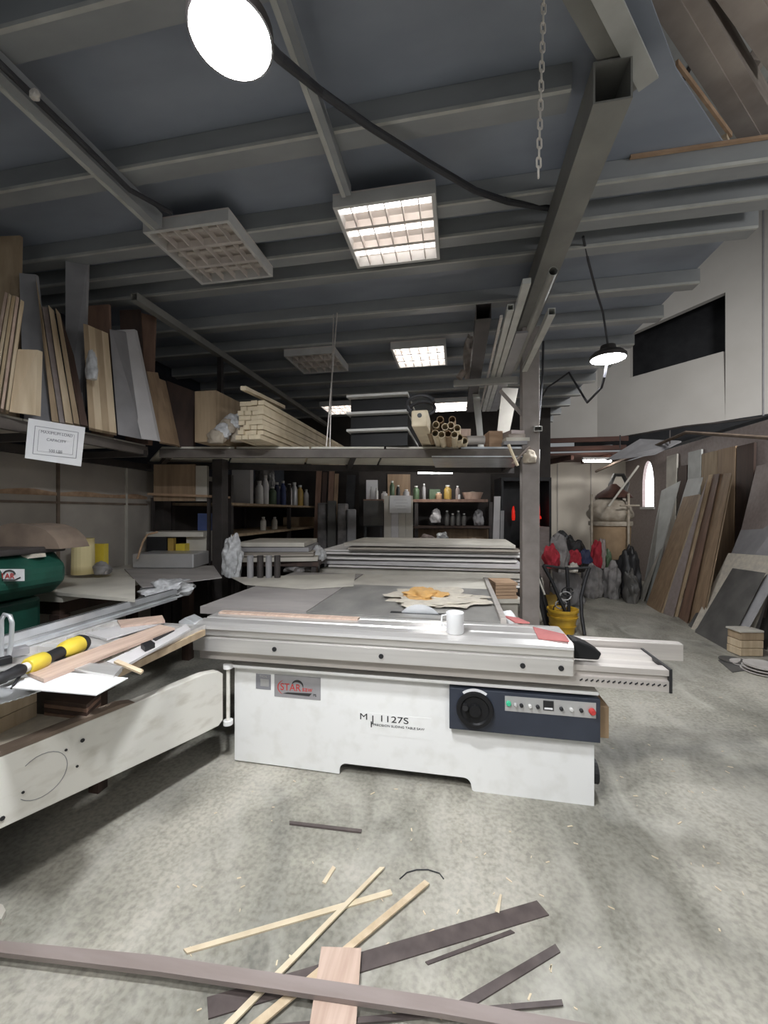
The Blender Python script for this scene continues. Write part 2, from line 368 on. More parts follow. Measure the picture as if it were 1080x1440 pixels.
st('opening_dark_backing', MB().prism([q(hole[0], zf) + e * 6 - dirv * .6, q(hole[1], zf) + e * 6 + dirv * .8, q(hole[1], top) + e * 6 + dirv * .8, q(hole[0], top) + e * 6 - dirv * .6], e), 'black')  # black sheet stands in for the dark inside of the opening
st('trim_8', MB().box(q(P0 + dirv * .995, (zf + top) / 2) - back * .005, (.02, .02, top - zf)), 'greyboard')
st('ceiling_roof', MB().b2((-.5, -.5, 4.45), (5.5, 3.3, 4.5)), 'edge')
for k in range(4): st('trim_%d' % (20 + k), MB().b2((.9 + k * .6, -.5, 4.44), (.925 + k * .6, 3.3, 4.45)), 'darksteel')
# dark soffit under the upper wall
a4 = V((4.0, 9.2, 2.74)); b4 = V((4.0, 3.0, 2.72))
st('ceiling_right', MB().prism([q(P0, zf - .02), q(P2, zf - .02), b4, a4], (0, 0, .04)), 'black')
st('ceiling_back', MB().b2((.6, P0.y - .9, 2.74), (4.0, 10.6, 2.78)), 'redwood')
st('ceiling_upper', MB().b2((-.5, -1.5, 7.2), (9, 11, 7.25)), 'fascia')
for i, (yy, zz) in enumerate(((P0.y - .95, 3.05), (P0.y - .85, 2.88))):
    st('trim_%d' % (9 + i), MB().b2((.75, yy, zz - .05), (P0.x + .3, yy + .06, zz + .05)), 'redwood')
for k in range(3):
    one('ceiling_joist', 'dark red timber joist over the far right bay, %s from the left' % ORD[k], 'joist',
        MB().box((1.55 + k * .75, P0.y - .42, 2.69), (.07, .9, .1), Matrix.Rotation(.35, 3, 'Z')), 'redwood', 'joists over the far right bay')
# pale rail that runs along the lower edge of the right hand soffit
one('edge_rail', 'long thin wooden edge rail under the right upper wall', 'rail',
    MB().tube([W(838, 663, 8.9), W(905, 634, 7.4), W(965, 608, 6.2), W(1085, 616, 4.9)], .026, 6), 'tarp')
one('edge_rail', 'thin dark pipe just below the white upper wall on the right', 'pipe',
    MB().tube([W(775, 622, 9.0), W(842, 620, 9.0), W(960, 600, 7.4), W(1085, 586, 6.5)], .018, 6), 'darksteel')
t = T('awning_panel', 'grey slanted sheet hung under the right soffit beside the lit tube', 'panel', W(900, 640, 7.2))
MB().prism([W(852, 648, 7.6), W(920, 640, 6.9), W(958, 622, 6.6), W(900, 619, 7.4)], (0, 0, .025)).build('sheet', 'greyboard', t)
MB().cyl(W(872, 630, 7.4), W(872, 612, 7.4), .012, seg=8).build('hanger', 'darksteel', t)
MB().cyl(W(942, 624, 6.7), W(942, 605, 6.7), .012, seg=8).build('hanger', 'darksteel', t)

# ================================================================ OVERHEAD STEEL
PUR = [1.25, 1.88, 2.45, 2.74, 3.02, 3.66, 4.24, 4.88, 5.5, 6.14, 6.8, 7.43, 8.06, 8.7]
for i, y in enumerate(PUR):
    x1 = {0: .30, 1: .50}.get(i, 2.35 if y < 2.6 else 1.95)
    mb = MB().hollow((x1, y + .055, 3.439), (-3.88, y + .055, 3.439), .11, .118, .006, .3)
    lab = 'grey steel purlin across the ceiling, %s from the camera' % ORD[i]
    p = T('roof_purlin', lab, 'beam', (x1, y, 3.38), 'purlins under the roof deck')
    mb.build('tube', 'purlin', p)
    MB().b2((-3.86, y - .005, 3.376), (x1 - .005, y + .012, 3.394)).build('lip', 'edge', p)
one('wood_strip', 'thin raw wood strip lying on the purlin at upper right', 'batten',
    MB().b2((.95, 2.425, 3.484), (2.3, 2.445, 3.498)), 'rawwood')
bm_ = T('roof_beam', 'large square steel tube beam with open end over the saw', 'beam', (.63, 1.78, 3.2))
MB().hollow((.63, 1.78, 3.287), (.63, 3.95, 3.287), .15, .175, .008, .5).build('tube', 'beam', bm_)
MB().b2((.558, 1.95, 3.28), (.702, 2.4, 3.3)).build('hollow_dark_plate', 'hollow', bm_)  # black plate that darkens the hollow of the tube
d0 = V((.10, 1.08)); d1 = V((.80, 1.93)); dd = (d1 - d0); an = math.atan2(dd.y, dd.x); mid = (d0 + d1) / 2
ch = T('trimmer_channel', 'pale channel beam running to the broken deck edge beside the open tube', 'beam', (mid.x, mid.y, 3.37))
MB().box((mid.x - .03, mid.y + .02, 3.44), (dd.length, .10, .11), Matrix.Rotation(an, 3, 'Z')).build('web', 'beam', ch)
MB().box((mid.x + .02, mid.y - .015, 3.376), (dd.length, .075, .012), Matrix.Rotation(an, 3, 'Z')).build('flange', 'edge', ch)
for nm, lab, x, y_a, y_b, zz, ww, hh in (
    ('conduit_beam', 'thin grey steel beam running back to the unlit left ceiling light', -1.85, .3, 2.2, 3.33, .07, .09),
    ('conduit_beam', 'thin grey steel bar running back to the bright middle ceiling light', -.62, 1.2, 2.2, 3.345, .05, .06)):
    b = T(nm, lab, 'beam', (x, y_a, zz - hh / 2))
    MB().b2((x - ww / 2, y_a, zz - hh / 2), (x + ww / 2, y_b, zz + hh / 2)).build('bar', 'purlin', b)
    MB().b2((x - ww / 2 - .004, y_a, zz - hh / 2 - .006), (x - ww / 2 + .018, y_b, zz - hh / 2 + .004)).build('lip', 'edge', b)
c = T('power_cable', 'dark cable with clip along the left ceiling beam', 'cable', (-1.76, .5, 3.3))
MB().tube([(-1.80, .5, 3.30), (-1.78, 1.3, 3.285), (-1.79, 1.6, 3.30), (-1.77, 1.9, 3.28), (-1.72, 2.16, 3.34)], .014).build('wire', 'cable', c)
MB().lump(W(49, 139, 1.62), (.04, .03, .04), .1).build('clip', 'zinc', c)
lr = T('rack_rail', 'square steel tube rail with open end high over the left boards', 'beam', (-2.57, 2.8, 3.2))
MB().hollow((-2.57, 2.8, 3.25), (-2.57, 7.6, 3.25), .065, .065, .006, .2).build('tube', 'beam', lr)
# timber and torn boards at the upper right
for i, (a, b, wd) in enumerate((((918, -25), (1062, 205), .085), ((948, -25), (1092, 200), .085), ((1008, -40), (1105, 100), .10), ((1040, -30), (1130, 70), .09))):
    p, r_ = Z(*a, 3.74), Z(*b, 3.74); d_ = r_ - p
    one('roof_timber', 'weathered diagonal roof timber at upper right, %s from the left' % ORD[i], 'timber',
        MB().box((p + r_) / 2 + V((0, 0, .05 + .012 * i)), (d_.length, wd, .12), Matrix.Rotation(math.atan2(d_.y, d_.x), 3, 'Z')), 'timber', 'roof timbers above the torn deck')
p, r_ = Z(952, 88, 3.57), Z(1028, 190, 3.57); d_ = r_ - p
one('torn_board', 'thin torn plywood edge strip hanging beside the diagonal roof timber', 'board',
    MB().box((p + r_) / 2, (d_.length, .012, .025), Matrix.Rotation(math.atan2(d_.y, d_.x), 3, 'Z')), 'rawwood')
one('broken_splinter', 'small pale broken splinter of board above the right purlin', 'splinter',
    MB().prism([Z(1008, 200, 3.53), Z(1022, 192, 3.53), Z(1028, 205, 3.53), Z(1014, 216, 3.53)], (0, 0, .02)), 'pine')
for k, (a, b) in enumerate((((995, 75), (1018, 35)), ((1035, 130), (1060, 90)))):
    pa, pb = Z(*a, 4.0), Z(*b, 4.0); dd_ = pb - pa
    one('roof_bracing', ('thin dark roof brace seen between the upper timbers', 'short dark roof brace by the lower end of the right timber')[k], 'brace',
        MB().cyl(pa - dd_ * .4, pb + dd_ * .4, (.012, .05)[k], seg=8), 'timber')

# ================================================================ COLUMNS
sc = T('steel_column', 'grey brown square steel column standing behind the saw table', 'column', (.66, 3.88, 0))
MB().b2((.585, 3.8, .012), (.735, 3.95, 3.195)).build('shaft', 'rail', sc, bevel=.004)
MB().b2((.50, 3.72, 0), (.82, 4.03, .012)).build('base_plate', 'rail', sc)
lc = T('steel_column', 'dark steel column at the inner corner of the left loft', 'column', (-2.57, 4.0, 0))
MB().b2((-2.64, 3.95, .01), (-2.52, 4.07, 2.09)).build('shaft', 'darksteel', lc, bevel=.004)
MB().b2((-2.60, 3.98, 2.09), (-2.55, 4.03, 3.215)).build('upper_post', 'darksteel', lc)
MB().b2((-2.70, 3.88, 0), (-2.46, 4.14, .01)).build('base_plate', 'darksteel', lc)
lw = T('steel_column', 'dark steel column against the left wall below the loft', 'column', (-3.42, 4.15, 0))
MB().b2((-3.48, 4.1, 0), (-3.36, 4.22, 2.0)).build('shaft', 'darksteel', lw)

# ================================================================ LOFT
ZL = 2.09
FL, FR, RR, RL = Z(226, 631, ZL), Z(752, 631, ZL), Z(722, 657, ZL), Z(209, 649, ZL)
lf = T('storage_loft', 'long raised storage loft with steel rails across the workshop', 'loft', (FL + FR) / 2)
def railbox(a, b, wd, hh, dz=0):
    a, b = V(a), V(b); d_ = b - a
    return MB().box((a + b) / 2 + V((0, 0, dz)), (d_.length, wd, hh), Matrix.Rotation(math.atan2(d_.y, d_.x), 3, 'Z'))
railbox(FL, FR, .05, .075, -.045).build('front_rail', 'loftrail', lf)
railbox(RL, RR, .05, .07, -.045).build('rear_rail', 'darksteel', lf)
nb = 5
for k in range(nb):
    f = lambda a, b, t_: a + (b - a) * t_
    a0, a1, b0, b1 = f(FL, FR, k / nb + .003), f(FL, FR, (k + 1) / nb - .003), f(RL, RR, k / nb + .003), f(RL, RR, (k + 1) / nb - .003)
    MB().prism([a0, a1, b1, b0], (0, 0, .018)).build('deck_board', 'pale' if k != 4 else 'steel', lf)
for tt in (.03, .52, .97):
    railbox(f(FL, FR, tt), f(RL, RR, tt), .045, .05, -.035).build('cross_rail', 'darksteel', lf)
one('under_loft_sheet', 'pale cracked sheet sagging under the right end of the loft', 'sheet',  # flat bright steel sheet below the loft deck
    MB().prism([Z(607, 641, 2.02), Z(735, 641, 2.02), Z(722, 656, 2.02), Z(612, 656, 2.02)], (0, 0, -.012)), 'steel')
A0, A1 = Z(-60, 571, ZL), Z(205, 627, ZL)
ll = T('storage_loft', 'raised loft along the left wall carrying leaning boards', 'loft', (A0 + A1) / 2)
railbox(A0, A1, .045, .07, -.045).build('front_rail', 'loftrail', ll)
MB().b2((-3.49, A0.y, 1.98), (-3.44, 4.05, 2.05)).build('wall_rail', 'darksteel', ll)
for k in range(4):
    ya, yb = A0.y + (A1.y - A0.y) * k / 4 + .004, A0.y + (A1.y - A0.y) * (k + 1) / 4 - .004
    xa = A0.x + (A1.x - A0.x) * k / 4; xb = A0.x + (A1.x - A0.x) * (k + 1) / 4
    MB().prism([V((xa, ya, ZL - .01)), V((xb, yb, ZL - .01)), V((-3.45, yb, ZL - .01)), V((-3.45, ya, ZL - .01))], (0, 0, .018)).build('deck_board', 'pale', ll)
for yy in (A0.y + .1, 2.2, A1.y - .05): MB().b2((-3.44, yy, 1.99), (-2.66, yy + .04, 2.045)).build('cross_rail', 'darksteel', ll)

# ================================================================ LIGHTS
def louvre(label, c, tube, size=.6, hz=.07):
    x, y, z = c; s = size / 2; t = T('louvre_light', label, 'ceiling light', (x, y, z), 'louvred ceiling lights')
    fr = MB(); k = .022
    for dx, dy, sx, sy in ((0, -s + k / 2, size, k), (0, s - k / 2, size, k), (-s + k / 2, 0, k, size - 2 * k), (s - k / 2, 0, k, size - 2 * k)):
        fr.box((x + dx, y + dy, z + hz / 2), (sx, sy, hz))
    fr.build('frame', 'whitepaint', t)
    MB().b2((x - s, y - s, z + hz), (x + s, y + s, z + hz + .01)).build('back_plate', 'reflector', t)
    for j in range(3):
        yy = y - s + size * (j + .5) / 3
        MB().cyl((x - s + .03, yy, z + .045), (x + s - .03, yy, z + .045), .013, seg=10).build('tube', tube, t)
    lv = MB()
    for j in (1, 2): lv.b2((x - s + .02, y - s + size * j / 3 - .012, z + .004), (x + s - .02, y - s + size * j / 3 + .012, z + .05))
    for i in range(1, 6): lv.b2((x - s + size * i / 6 - .003, y - s + .02, z + .004), (x - s + size * i / 6 + .003, y + s - .02, z + .046))
    lv.build('louvre', 'reflector', t); return t
louvre('unlit square louvred ceiling light, nearest on the left', (-1.68, 2.53, 3.30), 'tube_off')
louvre('bright square louvred ceiling light, largest near the middle', (-.42, 2.55, 3.30), 'tube_reflect_glow')
louvre('dim louvred ceiling light in the left row, second back', (-1.66, 4.6, 3.30), 'tube_off')
louvre('louvred ceiling light in the middle row, second back', (-.42, 4.62, 3.30), 'tube_mid')
louvre('small dim louvred light at the far left of the ceiling', (-2.0, 6.75, 3.30), 'tube_mid')
louvre('small lit louvred light over the cardboard tubes', (-.12, 6.9, 3.30), 'tube_on')
def highbay(label, c, r, lens, cord):
    x, y, z = c; t = T('high_bay_lamp', label, 'lamp', (x, y, z))
    MB().lathe([(.001, -.004), (r * .90, -.003), (r * .93, .0), (r * .93, .006), (.001, .006)], (x, y, z), 40).build('lens', lens, t)
    MB().lathe([(.001, .008), (r * .94, .008), (r * .945, .0), (r, .002), (r, .03), (r * .8, .06), (r * .45, .085), (r * .4, .12), (.001, .125)], (x, y, z), 40).build('housing', 'darksteel', t, smooth=30)
    MB().tube([V((x, y, z + .12)), *cord], .009).build('cord', 'cable', t); return t
highbay('large blazing round high bay lamp at the upper left', tuple(W(325, 55, 1.05)), .108, 'lens', [V((-.60, .96, 3.5))])
L2 = W(855, 505, 3.57)
highbay('small glowing round lamp hanging at the right', tuple(L2), .15, 'lens2', [W(848, 440, 3.5), W(838, 408, 3.3), W(828, 370, 3.0), W(820, 333, 2.72)])
one('hanging_cable', 'thick dark cable drooping from the big lamp to the tube beam', 'cable',
    MB().tube([W(352, 35, 1.10), W(392, 80, 1.35), W(450, 128, 1.72), (W(520, 178, 1.88)), W(600, 228, 2.05), W(668, 268, 2.25), W(715, 284, 2.38), W(772, 293, 2.47)], .017, 10), 'cable')
one('hanging_cable', 'thin black cable looping from the right lamp to the purlins', 'cable',
    MB().tube([W(855, 500, 3.57), W(850, 530, 3.65), W(846, 545, 3.8), W(826, 566, 4.3), W(822, 560, 4.6), W(800, 524, 5.0), W(770, 545, 5.4), W(755, 570, 5.6)], .012, 8), 'cable')
one('hanging_cable', 'thin dark cable hanging beside the steel column top', 'cable',
    MB().tube([W(764, 480, 4.2), W(763, 530, 4.2), W(758, 590, 4.2), W(752, 612, 4.1)], .012, 8), 'cable')
ck = MB()
pa, pb = W(765, -8, 1.46), W(757, 249, 1.46); n = 19
for k in range(n):
    p = pa + (pb - pa) * ((k + .5) / n); L = (pb - pa).length / n * .66
    pts = []
    for j in range(14):
        a = 2 * math.pi * j / 14; u, v_ = math.cos(a) * .0085, math.sin(a) * .0085 + (L - .0085) * (1 if math.sin(a) > 0 else -1) * .72
        ax = V((CS, SN, 0)) if k % 2 else V((-SN, CS, 0)); ax = (ax + V((.35, .35, 0))).normalized()
        pts.append(p + ax * u + V((0, 0, 1)) * v_)
    ck.tube(pts, .0034, 6, closed=True)
one('hanging_chain', 'pale zinc chain hanging from the ceiling near the tube beam', 'chain', ck, 'zinc', smooth=60)
def batten_light(label, p0, p1, group=None):
    t = T('tube_light', label, 'tube light', (V(p0) + V(p1)) / 2, group); u = V((0, 0, .045))
    MB().box((V(p0) + V(p1)) / 2 + u, ((V(p1) - V(p0)).length + .06, .06, .05), Matrix.Rotation(math.atan2((V(p1) - V(p0)).y, (V(p1) - V(p0)).x), 3, 'Z')).build('body', 'whitepaint', t)
    MB().cyl(p0, p1, .026, seg=12).build('tube', 'tube_on', t); return t
batten_light('lit white tube light over the back workbench', W(588, 664, 6.3), W(636, 664, 6.3))
batten_light('lit tube light under the far right joists', W(821, 648, 8.3), W(859, 648, 8.3))
one('hanger_rod', 'thin pale hanger rod from the ceiling to the loft', 'rod', MB().cyl(W(459, 628, 3.75), W(474, 440, 3.75), .007, seg=6), 'alu2')
one('hanger_rod', 'second thin rod beside the loft hanger, bent at the top', 'rod', MB().cyl(W(464, 628, 3.78), W(469, 442, 3.78), .006, seg=6), 'alu2')
# ================================================================ SLIDING TABLE SAW
saw = T('sliding_table_saw', 'white sliding table saw with long aluminium carriage and navy control panel', 'table saw', (-.3, 2.6, 0))
XA, XB, YF = -1.323, .692, 2.205
def rc(cx, cz, r, a0, a1, n=6): return [(cx + r * math.cos(math.radians(a0 + (a1 - a0) * k / n)), cz + r * math.sin(math.radians(a0 + (a1 - a0) * k / n))) for k in range(n + 1)]
prof = [(XA, .012), (-.665, .005)] + rc(-.625, .028, .04, 180, 90) + rc(.035, .028, .04, 90, 0) + [(.08, .006), (.09, .0), (XB, .0), (XB, .575), (XA, .585)]
MB().prism([V((x, YF, z)) for x, z in prof], (0, .012, 0)).build('front_panel', 'white', saw)
body = MB().b2((XA, YF + .013, .22), (XB, 3.0, .58)); body.b2((XA, YF + .013, 0), (-.68, 3.0, .22)); body.b2((.095, YF + .013, 0), (XB, 3.0, .22)); body.b2((-.68, 2.98, 0), (.095, 3.0, .22))
body.build('cabinet', 'white', saw)
MB().b2((XA - .01, 2.165, .585), (XB + .01, 2.98, .602)).build('top_lip', 'white', saw, bevel=.003)
# fixed rail under the carriage
rl = MB()
RX0, RX1 = -1.50, 1.0
rl.prism([V((RX0, y, z)) for y, z in ((2.125, .645), (2.42, .645), (2.42, .75), (2.30, .75), (2.29, .735), (2.20, .735), (2.19, .75), (2.125, .75), (2.125, .722), (2.14, .716), (2.14, .700), (2.125, .694))], (RX1 - RX0, 0, 0))
rail_o = rl.build('guide_rail', 'alu2', saw)
rack = MB()
for k in range(16): rack.prism([V((.60 + k * .025, 2.121, .676)), V((.6125 + k * .025, 2.121, .684)), V((.6125 + k * .025, 2.121, .678)), V((.60 + k * .025, 2.121, .670))], (0, .004, 0))
rack.build('toothed_groove', 'black', rail_o)
MB().b2((1.0, 2.12, .642), (1.012, 2.425, .757)).build('end_plate', 'black', rail_o)
MB().b2((.62, 2.44, .69), (1.22, 2.50, .785)).build('rip_fence_bar', 'alu2', saw, bevel=.004)
MB().b2((.60, 2.50, .69), (1.0, 2.53, .72)).build('bar_bracket', 'alu2', saw)
# carriage
CX0, CX1 = -1.515, .558
cp = [(2.085, .705), (2.40, .705), (2.40, .862), (2.375, .866), (2.345, .866), (2.34, .860), (2.325, .860), (2.32, .866), (2.22, .866), (2.215, .859), (2.195, .859), (2.19, .866), (2.115, .866), (2.07, .852), (2.066, .838), (2.078, .834), (2.082, .80), (2.094, .796), (2.094, .786), (2.082, .782)]
car = MB().prism([V((CX0, y, z)) for y, z in cp], (CX1 - CX0, 0, 0)).build('sliding_carriage', 'alu', saw)
for px, py in ((386, 911), (536, 925), (735, 943), (789, 947)):
    p = PY(px, py, 2.083); MB().cyl((p.x, 2.078, .742), (p.x, 2.09, .742), .013, seg=14).build('bolt_cap', 'black', car)
MB().b2((CX1, 2.09, .708), (CX1 + .006, 2.395, .862)).build('end_cap', 'alu2', car)
MB().prism([V((.405, 2.12, .867)), V((.545, 2.10, .867)), V((.552, 2.22, .867)), V((.415, 2.33, .867))], (0, 0, .005)).build('corner_pad', 'pinkpad', car)
MB().prism([V((.28, 2.52, .872)), V((.36, 2.48, .872)), V((.41, 2.40, .868)), V((.33, 2.40, .868))], (0, 0, .008)).build('corner_pad', 'pinkpad', car)
MB().prism([V((.57, 2.16, .765)), V((.70, 2.16, .765)), V((.715, 2.16, .80)), V((.66, 2.16, .835)), V((.60, 2.16, .858)), V((.57, 2.16, .862))], (0, .10, 0)).build('stop_bracket', 'blackgloss', saw, bevel=.008)
MB().b2((CX0 + .03, 2.29, .867), (-.58, 2.345, .876)).build('wood_strip', 'pinkoak', car)
# cast table with extension
tb = MB().b2((-.95, 2.42, .80), (.25, 3.42, .868)).build('saw_table', 'tabletop', saw)
MB().b2((-1.72, 2.44, .82), (-.96, 4.02, .868)).build('extension_table', 'greysheet', saw)
MB().b2((-.95, 3.43, .82), (.25, 4.02, .866)).build('rear_table', 'dusty', saw)
MB().b2((.252, 2.43, .80), (.285, 3.95, .885)).build('table_edge_rail', 'alu2', saw)
bl = MB(); c0 = V((-.232, 2.52, .80)); R = .125; npt = 96; P = []
for k in range(npt):
    a = math.pi * (.17 + .66 * k / (npt - 1)); rr = R - (.004 if k % 4 == 0 else 0); P.append(V((c0.x + rr * math.cos(a) * 1.15, c0.y, c0.z + rr * math.sin(a))))
bl.prism(P, (0, .004, 0)); bl.build('saw_blade', 'steel', saw)
MB().b2((-.42, 2.50, .8685), (-.04, 2.545, .8695)).build('blade_slot', 'black', saw)
# sawdust heap on the table
one('sawdust_heap', 'heap of orange sawdust on the saw table beside the blade', 'sawdust', MB().lump((-.24, 2.95, .870), (.30, .30, .075), .22, 2.2, 4, 3), 'sawdust', smooth=60)['kind'] = 'stuff'
one('sawdust_spread', 'pale sawdust spread thin around the orange heap on the saw table', 'sawdust', MB().lump((-.16, 2.98, .8695), (.66, .62, .03), .3, 2.5, 4, 8), 'palesaw', smooth=60)['kind'] = 'stuff'
# control panel
pn = MB().b2((-.041, 2.155, .352), (.706, 2.204, .572)).build('control_panel', 'navy', saw, bevel=.004)
wc = PY(668, 995, 2.12); wc = V((wc.x, 2.155, .472))
RY = Matrix.Rotation(math.radians(90), 3, 'X')
hw = MB().lathe([(.001, .0), (.03, .0), (.03, .012), (.062, .012), (.068, .004), (.092, .004), (.096, .014), (.092, .026), (.075, .026), (.068, .018), (.034, .018), (.030, .034), (.001, .034)], wc, 40, RY).build('handwheel', 'blackgloss', pn, smooth=35)
MB().cyl(wc + V((-.05, -.026, .03)), wc + V((-.05, -.07, .03)), .011, .014, 14).build('crank_knob', 'black', pn)
arcp = [wc + V((.105 * math.sin(a), -.0008, .105 * math.cos(a))) for a in [math.radians(-38 + 76 * k / 12) for k in range(13)]] + [wc + V((.082 * math.sin(a), -.0008, .082 * math.cos(a))) for a in [math.radians(38 - 76 * k / 12) for k in range(13)]]
MB().prism(arcp, (0, .001, 0)).build('scale_label', 'paper', pn)
fx0, fx1 = PY(710, 980, 2.154).x, PY(838, 990, 2.154).x
MB().b2((fx0, 2.152, .476), (fx1, 2.155, .553)).build('button_plate', 'silverplate', pn)
def btn(px, z, r, m, nm='push_button', d=.014):
    x = PY(px, 990, 2.154).x; return MB().lathe([(.001, 0), (r, 0), (r * .95, d * .8), (r * .7, d), (.001, d)], (x, 2.152, z), 16, RY).build(nm, m, pn, smooth=40)
btn(715, .517, .013, 'greenbtn'); btn(832, .512, .016, 'red', 'stop_button', .022)
for px, m in ((725, 'silverplate'), (733, 'black'), (745, 'whitepaint'), (756, 'black'), (789, 'black'), (803, 'whitepaint'), (817, 'black')): btn(px, .512, .0095, m)
x = PY(771, 990, 2.154).x; MB().b2((x - .025, 2.148, .498), (x + .025, 2.153, .546)).build('display', 'black', pn)
MB().b2((x - .02, 2.1475, .503), (x + .02, 2.1485, .512)).build('display_label', 'paper', pn)
mb = MB().b2((.706, 2.24, .335), (.775, 2.40, .50)).build('switch_box', 'card', saw, bevel=.004)
MB().lathe([(.001, 0), (.06, 0), (.06, .05), (.001, .05)], (.694, 2.34, .10), 20, Matrix.Rotation(math.radians(90), 3, 'Y')).build('dust_port', 'black', saw)
# name plates
pl = MB().b2((PY(386, 960, YF).x, YF - .002, PY(386, 979, YF).z), (PY(451, 960, YF).x, YF, PY(386, 948, YF).z)).build('brand_plate', 'greyboard', saw)
pb = V(pl['_b']); pw = PY(451, 960, YF).x - PY(386, 960, YF).x; cx_ = pb.x; cz_ = pb.z + .062
text('brand_word', 'STAR', 'red', (cx_ - .042, YF - .003, cz_ - .002), .042, Matrix.Rotation(math.radians(90), 3, 'X'), pl, squeeze=.95)
text('brand_word', 'saw', 'red', (cx_ + .062, YF - .003, cz_ - .005), .030, R_FRONT, pl)
text('brand_word', 'PS', 'ink', (cx_ + .108, YF - .003, cz_ - .036), .015, R_FRONT, pl)
sw = MB()
def swoosh(c, rx, rz, a0, a1, t0):
    o_, i_ = [], []
    for k in range(17):
        a = math.radians(a0 + (a1 - a0) * k / 16); t = t0 * math.sin(math.pi * k / 16) + .0008
        o_.append(V((c[0] + rx * math.cos(a), YF - .0032, c[1] + rz * math.sin(a)))); i_.append(V((c[0] + (rx - t) * math.cos(a), YF - .0032, c[1] + (rz - t) * math.sin(a))))
    return o_ + i_[::-1]
sw.prism(swoosh((cx_ + .002, cz_ + .012), .036, .034, -20, 175, .013), (0, .001, 0))
sw.prism([V((cx_ - .09, YF - .0032, cz_ - .040)), V((cx_ + .075, YF - .0032, cz_ - .044)), V((cx_ + .09, YF - .0032, cz_ - .026)), V((cx_ - .06, YF - .0032, cz_ - .031))], (0, .001, 0))
sw.build('brand_swoosh', 'ink', pl)
MB().prism(swoosh((cx_ - .062, cz_ - .004), .062, .046, 115, 240, .006), (0, .001, 0)).build('brand_swoosh', 'red', pl)
p0, p1 = PY(360, 947, YF), PY(381, 970, YF)
np_ = MB().b2((p0.x, YF - .002, p1.z), (p1.x, YF, p0.z)).build('rating_plate', 'inkgrey', saw)
MB().b2((p0.x + .03, YF - .003, p1.z + .018), (p1.x - .012, YF - .002, p1.z + .062)).build('rating_field', 'silverplate', np_)
text('rating_text', 'DATA', 'silverplate', ((p0.x + p1.x) / 2, YF - .003, p0.z - .013), .012, R_FRONT, np_)
p0, p1 = PY(504, 1013, YF), PY(606, 1045, YF)
lp = MB().b2((p0.x, YF - .0012, .252), (p1.x, YF, .372)).build('model_label', 'white', saw)
xm = p0.x
text('model_letter', 'M', 'ink', (xm + .006, YF - .002, .347), .036, R_FRONT, lp, squeeze=1.3, align='LEFT')
text('model_letter', 'J', 'ink', (xm + .076, YF - .002, .338), .040, R_FRONT, lp, squeeze=1.2, align='LEFT')
text('model_number', '1127S', 'ink', (xm + .118, YF - .002, .345), .036, R_FRONT, lp, squeeze=1.40, align='LEFT')
text('model_text', 'PRECISION SLIDING TABLE SAW', 'ink', (xm + .085, YF - .002, .308), .0125, R_FRONT, lp, squeeze=1.17, align='LEFT')
MB().b2((xm + .072, YF - .002, .292), (xm + .079, YF - .0012, .325)).build('model_mark', 'ink', lp)
# swing arm
h0, h1 = V((-1.352, 2.13, 0)), V((-1.70, 1.10, 0)); da = (h1 - h0).normalized(); na = V((da.y, -da.x, 0)).normalized()
if na.x > 0: na = -na
ap = [(.0, .29), (.03, .268), (.20, .275), (1.9, .40), (1.9, .60), (.35, .60), (.12, .602), (.03, .585), (.0, .56)]
arm = MB().prism([h0 + da * s + V((0, 0, z)) for s, z in ap], na * .055).build('swing_arm', 'armwhite', saw, bevel=.004)
for zz in (.595, .262): MB().cyl((-1.338, 2.16, zz - .012), (-1.338, 2.16, zz + .012), .028, seg=16).build('hinge_knuckle', 'white', saw)
MB().cyl((-1.338, 2.16, .25), (-1.338, 2.16, .60), .011, seg=10).build('hinge_pin', 'armwhite', saw)
for s, z, r in ((.72, .53, .008), (.78, .52, .005), (.74, .43, .005), (.92, .43, .005), (.98, .37, .008)):
    p = h0 + da * s + V((0, 0, z)) - na * .0005; MB().cyl(p, p - na * .004, r, seg=10).build('arm_screw', 'black', arm)
ring = [h0 + da * (.86 + .085 * math.cos(a)) + V((0, 0, .46 + .085 * math.sin(a))) - na * .001 for a in [2 * math.pi * k / 28 for k in range(4, 26)]]
MB().tube(ring, .0012, 4).build('scribed_ring', 'inkgrey', arm)
MB().prism([h0 + da * .5 + V((0, 0, .601)), h0 + da * 1.9 + V((0, 0, .601)), h0 + da * 1.9 + V((0, 0, .618)), h0 + da * .56 + V((0, 0, .618))], na * .06).build('arm_cover_board', 'tarp', arm)
# crosscut table (outrigger) with fence
ct = MB()
TX0, TX1, TY0, TY1, TZ = -2.03, -1.42, 1.30, 2.06, .865
for a in (TX0, TX1 - .04): ct.b2((a, TY0, TZ - .055), (a + .04, TY1, TZ))
for k in range(6): y = TY0 + (TY1 - TY0 - .04) * k / 5; ct.b2((TX0 + .04, y, TZ - .05), (TX1 - .04, y + .04, TZ - .003))
ct.b2((TX0 + .04, TY0 + .04, TZ - .035), (TX1 - .16, TY1, TZ - .03))
cto = ct.build('crosscut_table', 'alu', saw)
MB().b2((TX1 - .006, TY0, TZ - .055), (TX1 + .015, TY1 - .02, TZ - .022)).build('table_edge_strip', 'pinedark', cto)
fn = MB().prism([V((-2.06, .6, z)) if 0 else V((x, .6, z)) for x, z in ((-2.055, .868), (-2.02, .868), (-2.02, .885), (-2.03, .89), (-2.03, .905), (-2.02, .91), (-2.02, .945), (-2.055, .945))], (0, 2.0, 0)).build('crosscut_fence', 'steel', saw)
MB().b2((-2.042, .62, .9455), (-2.034, 2.58, .9475)).build('fence_scale', 'black', fn)
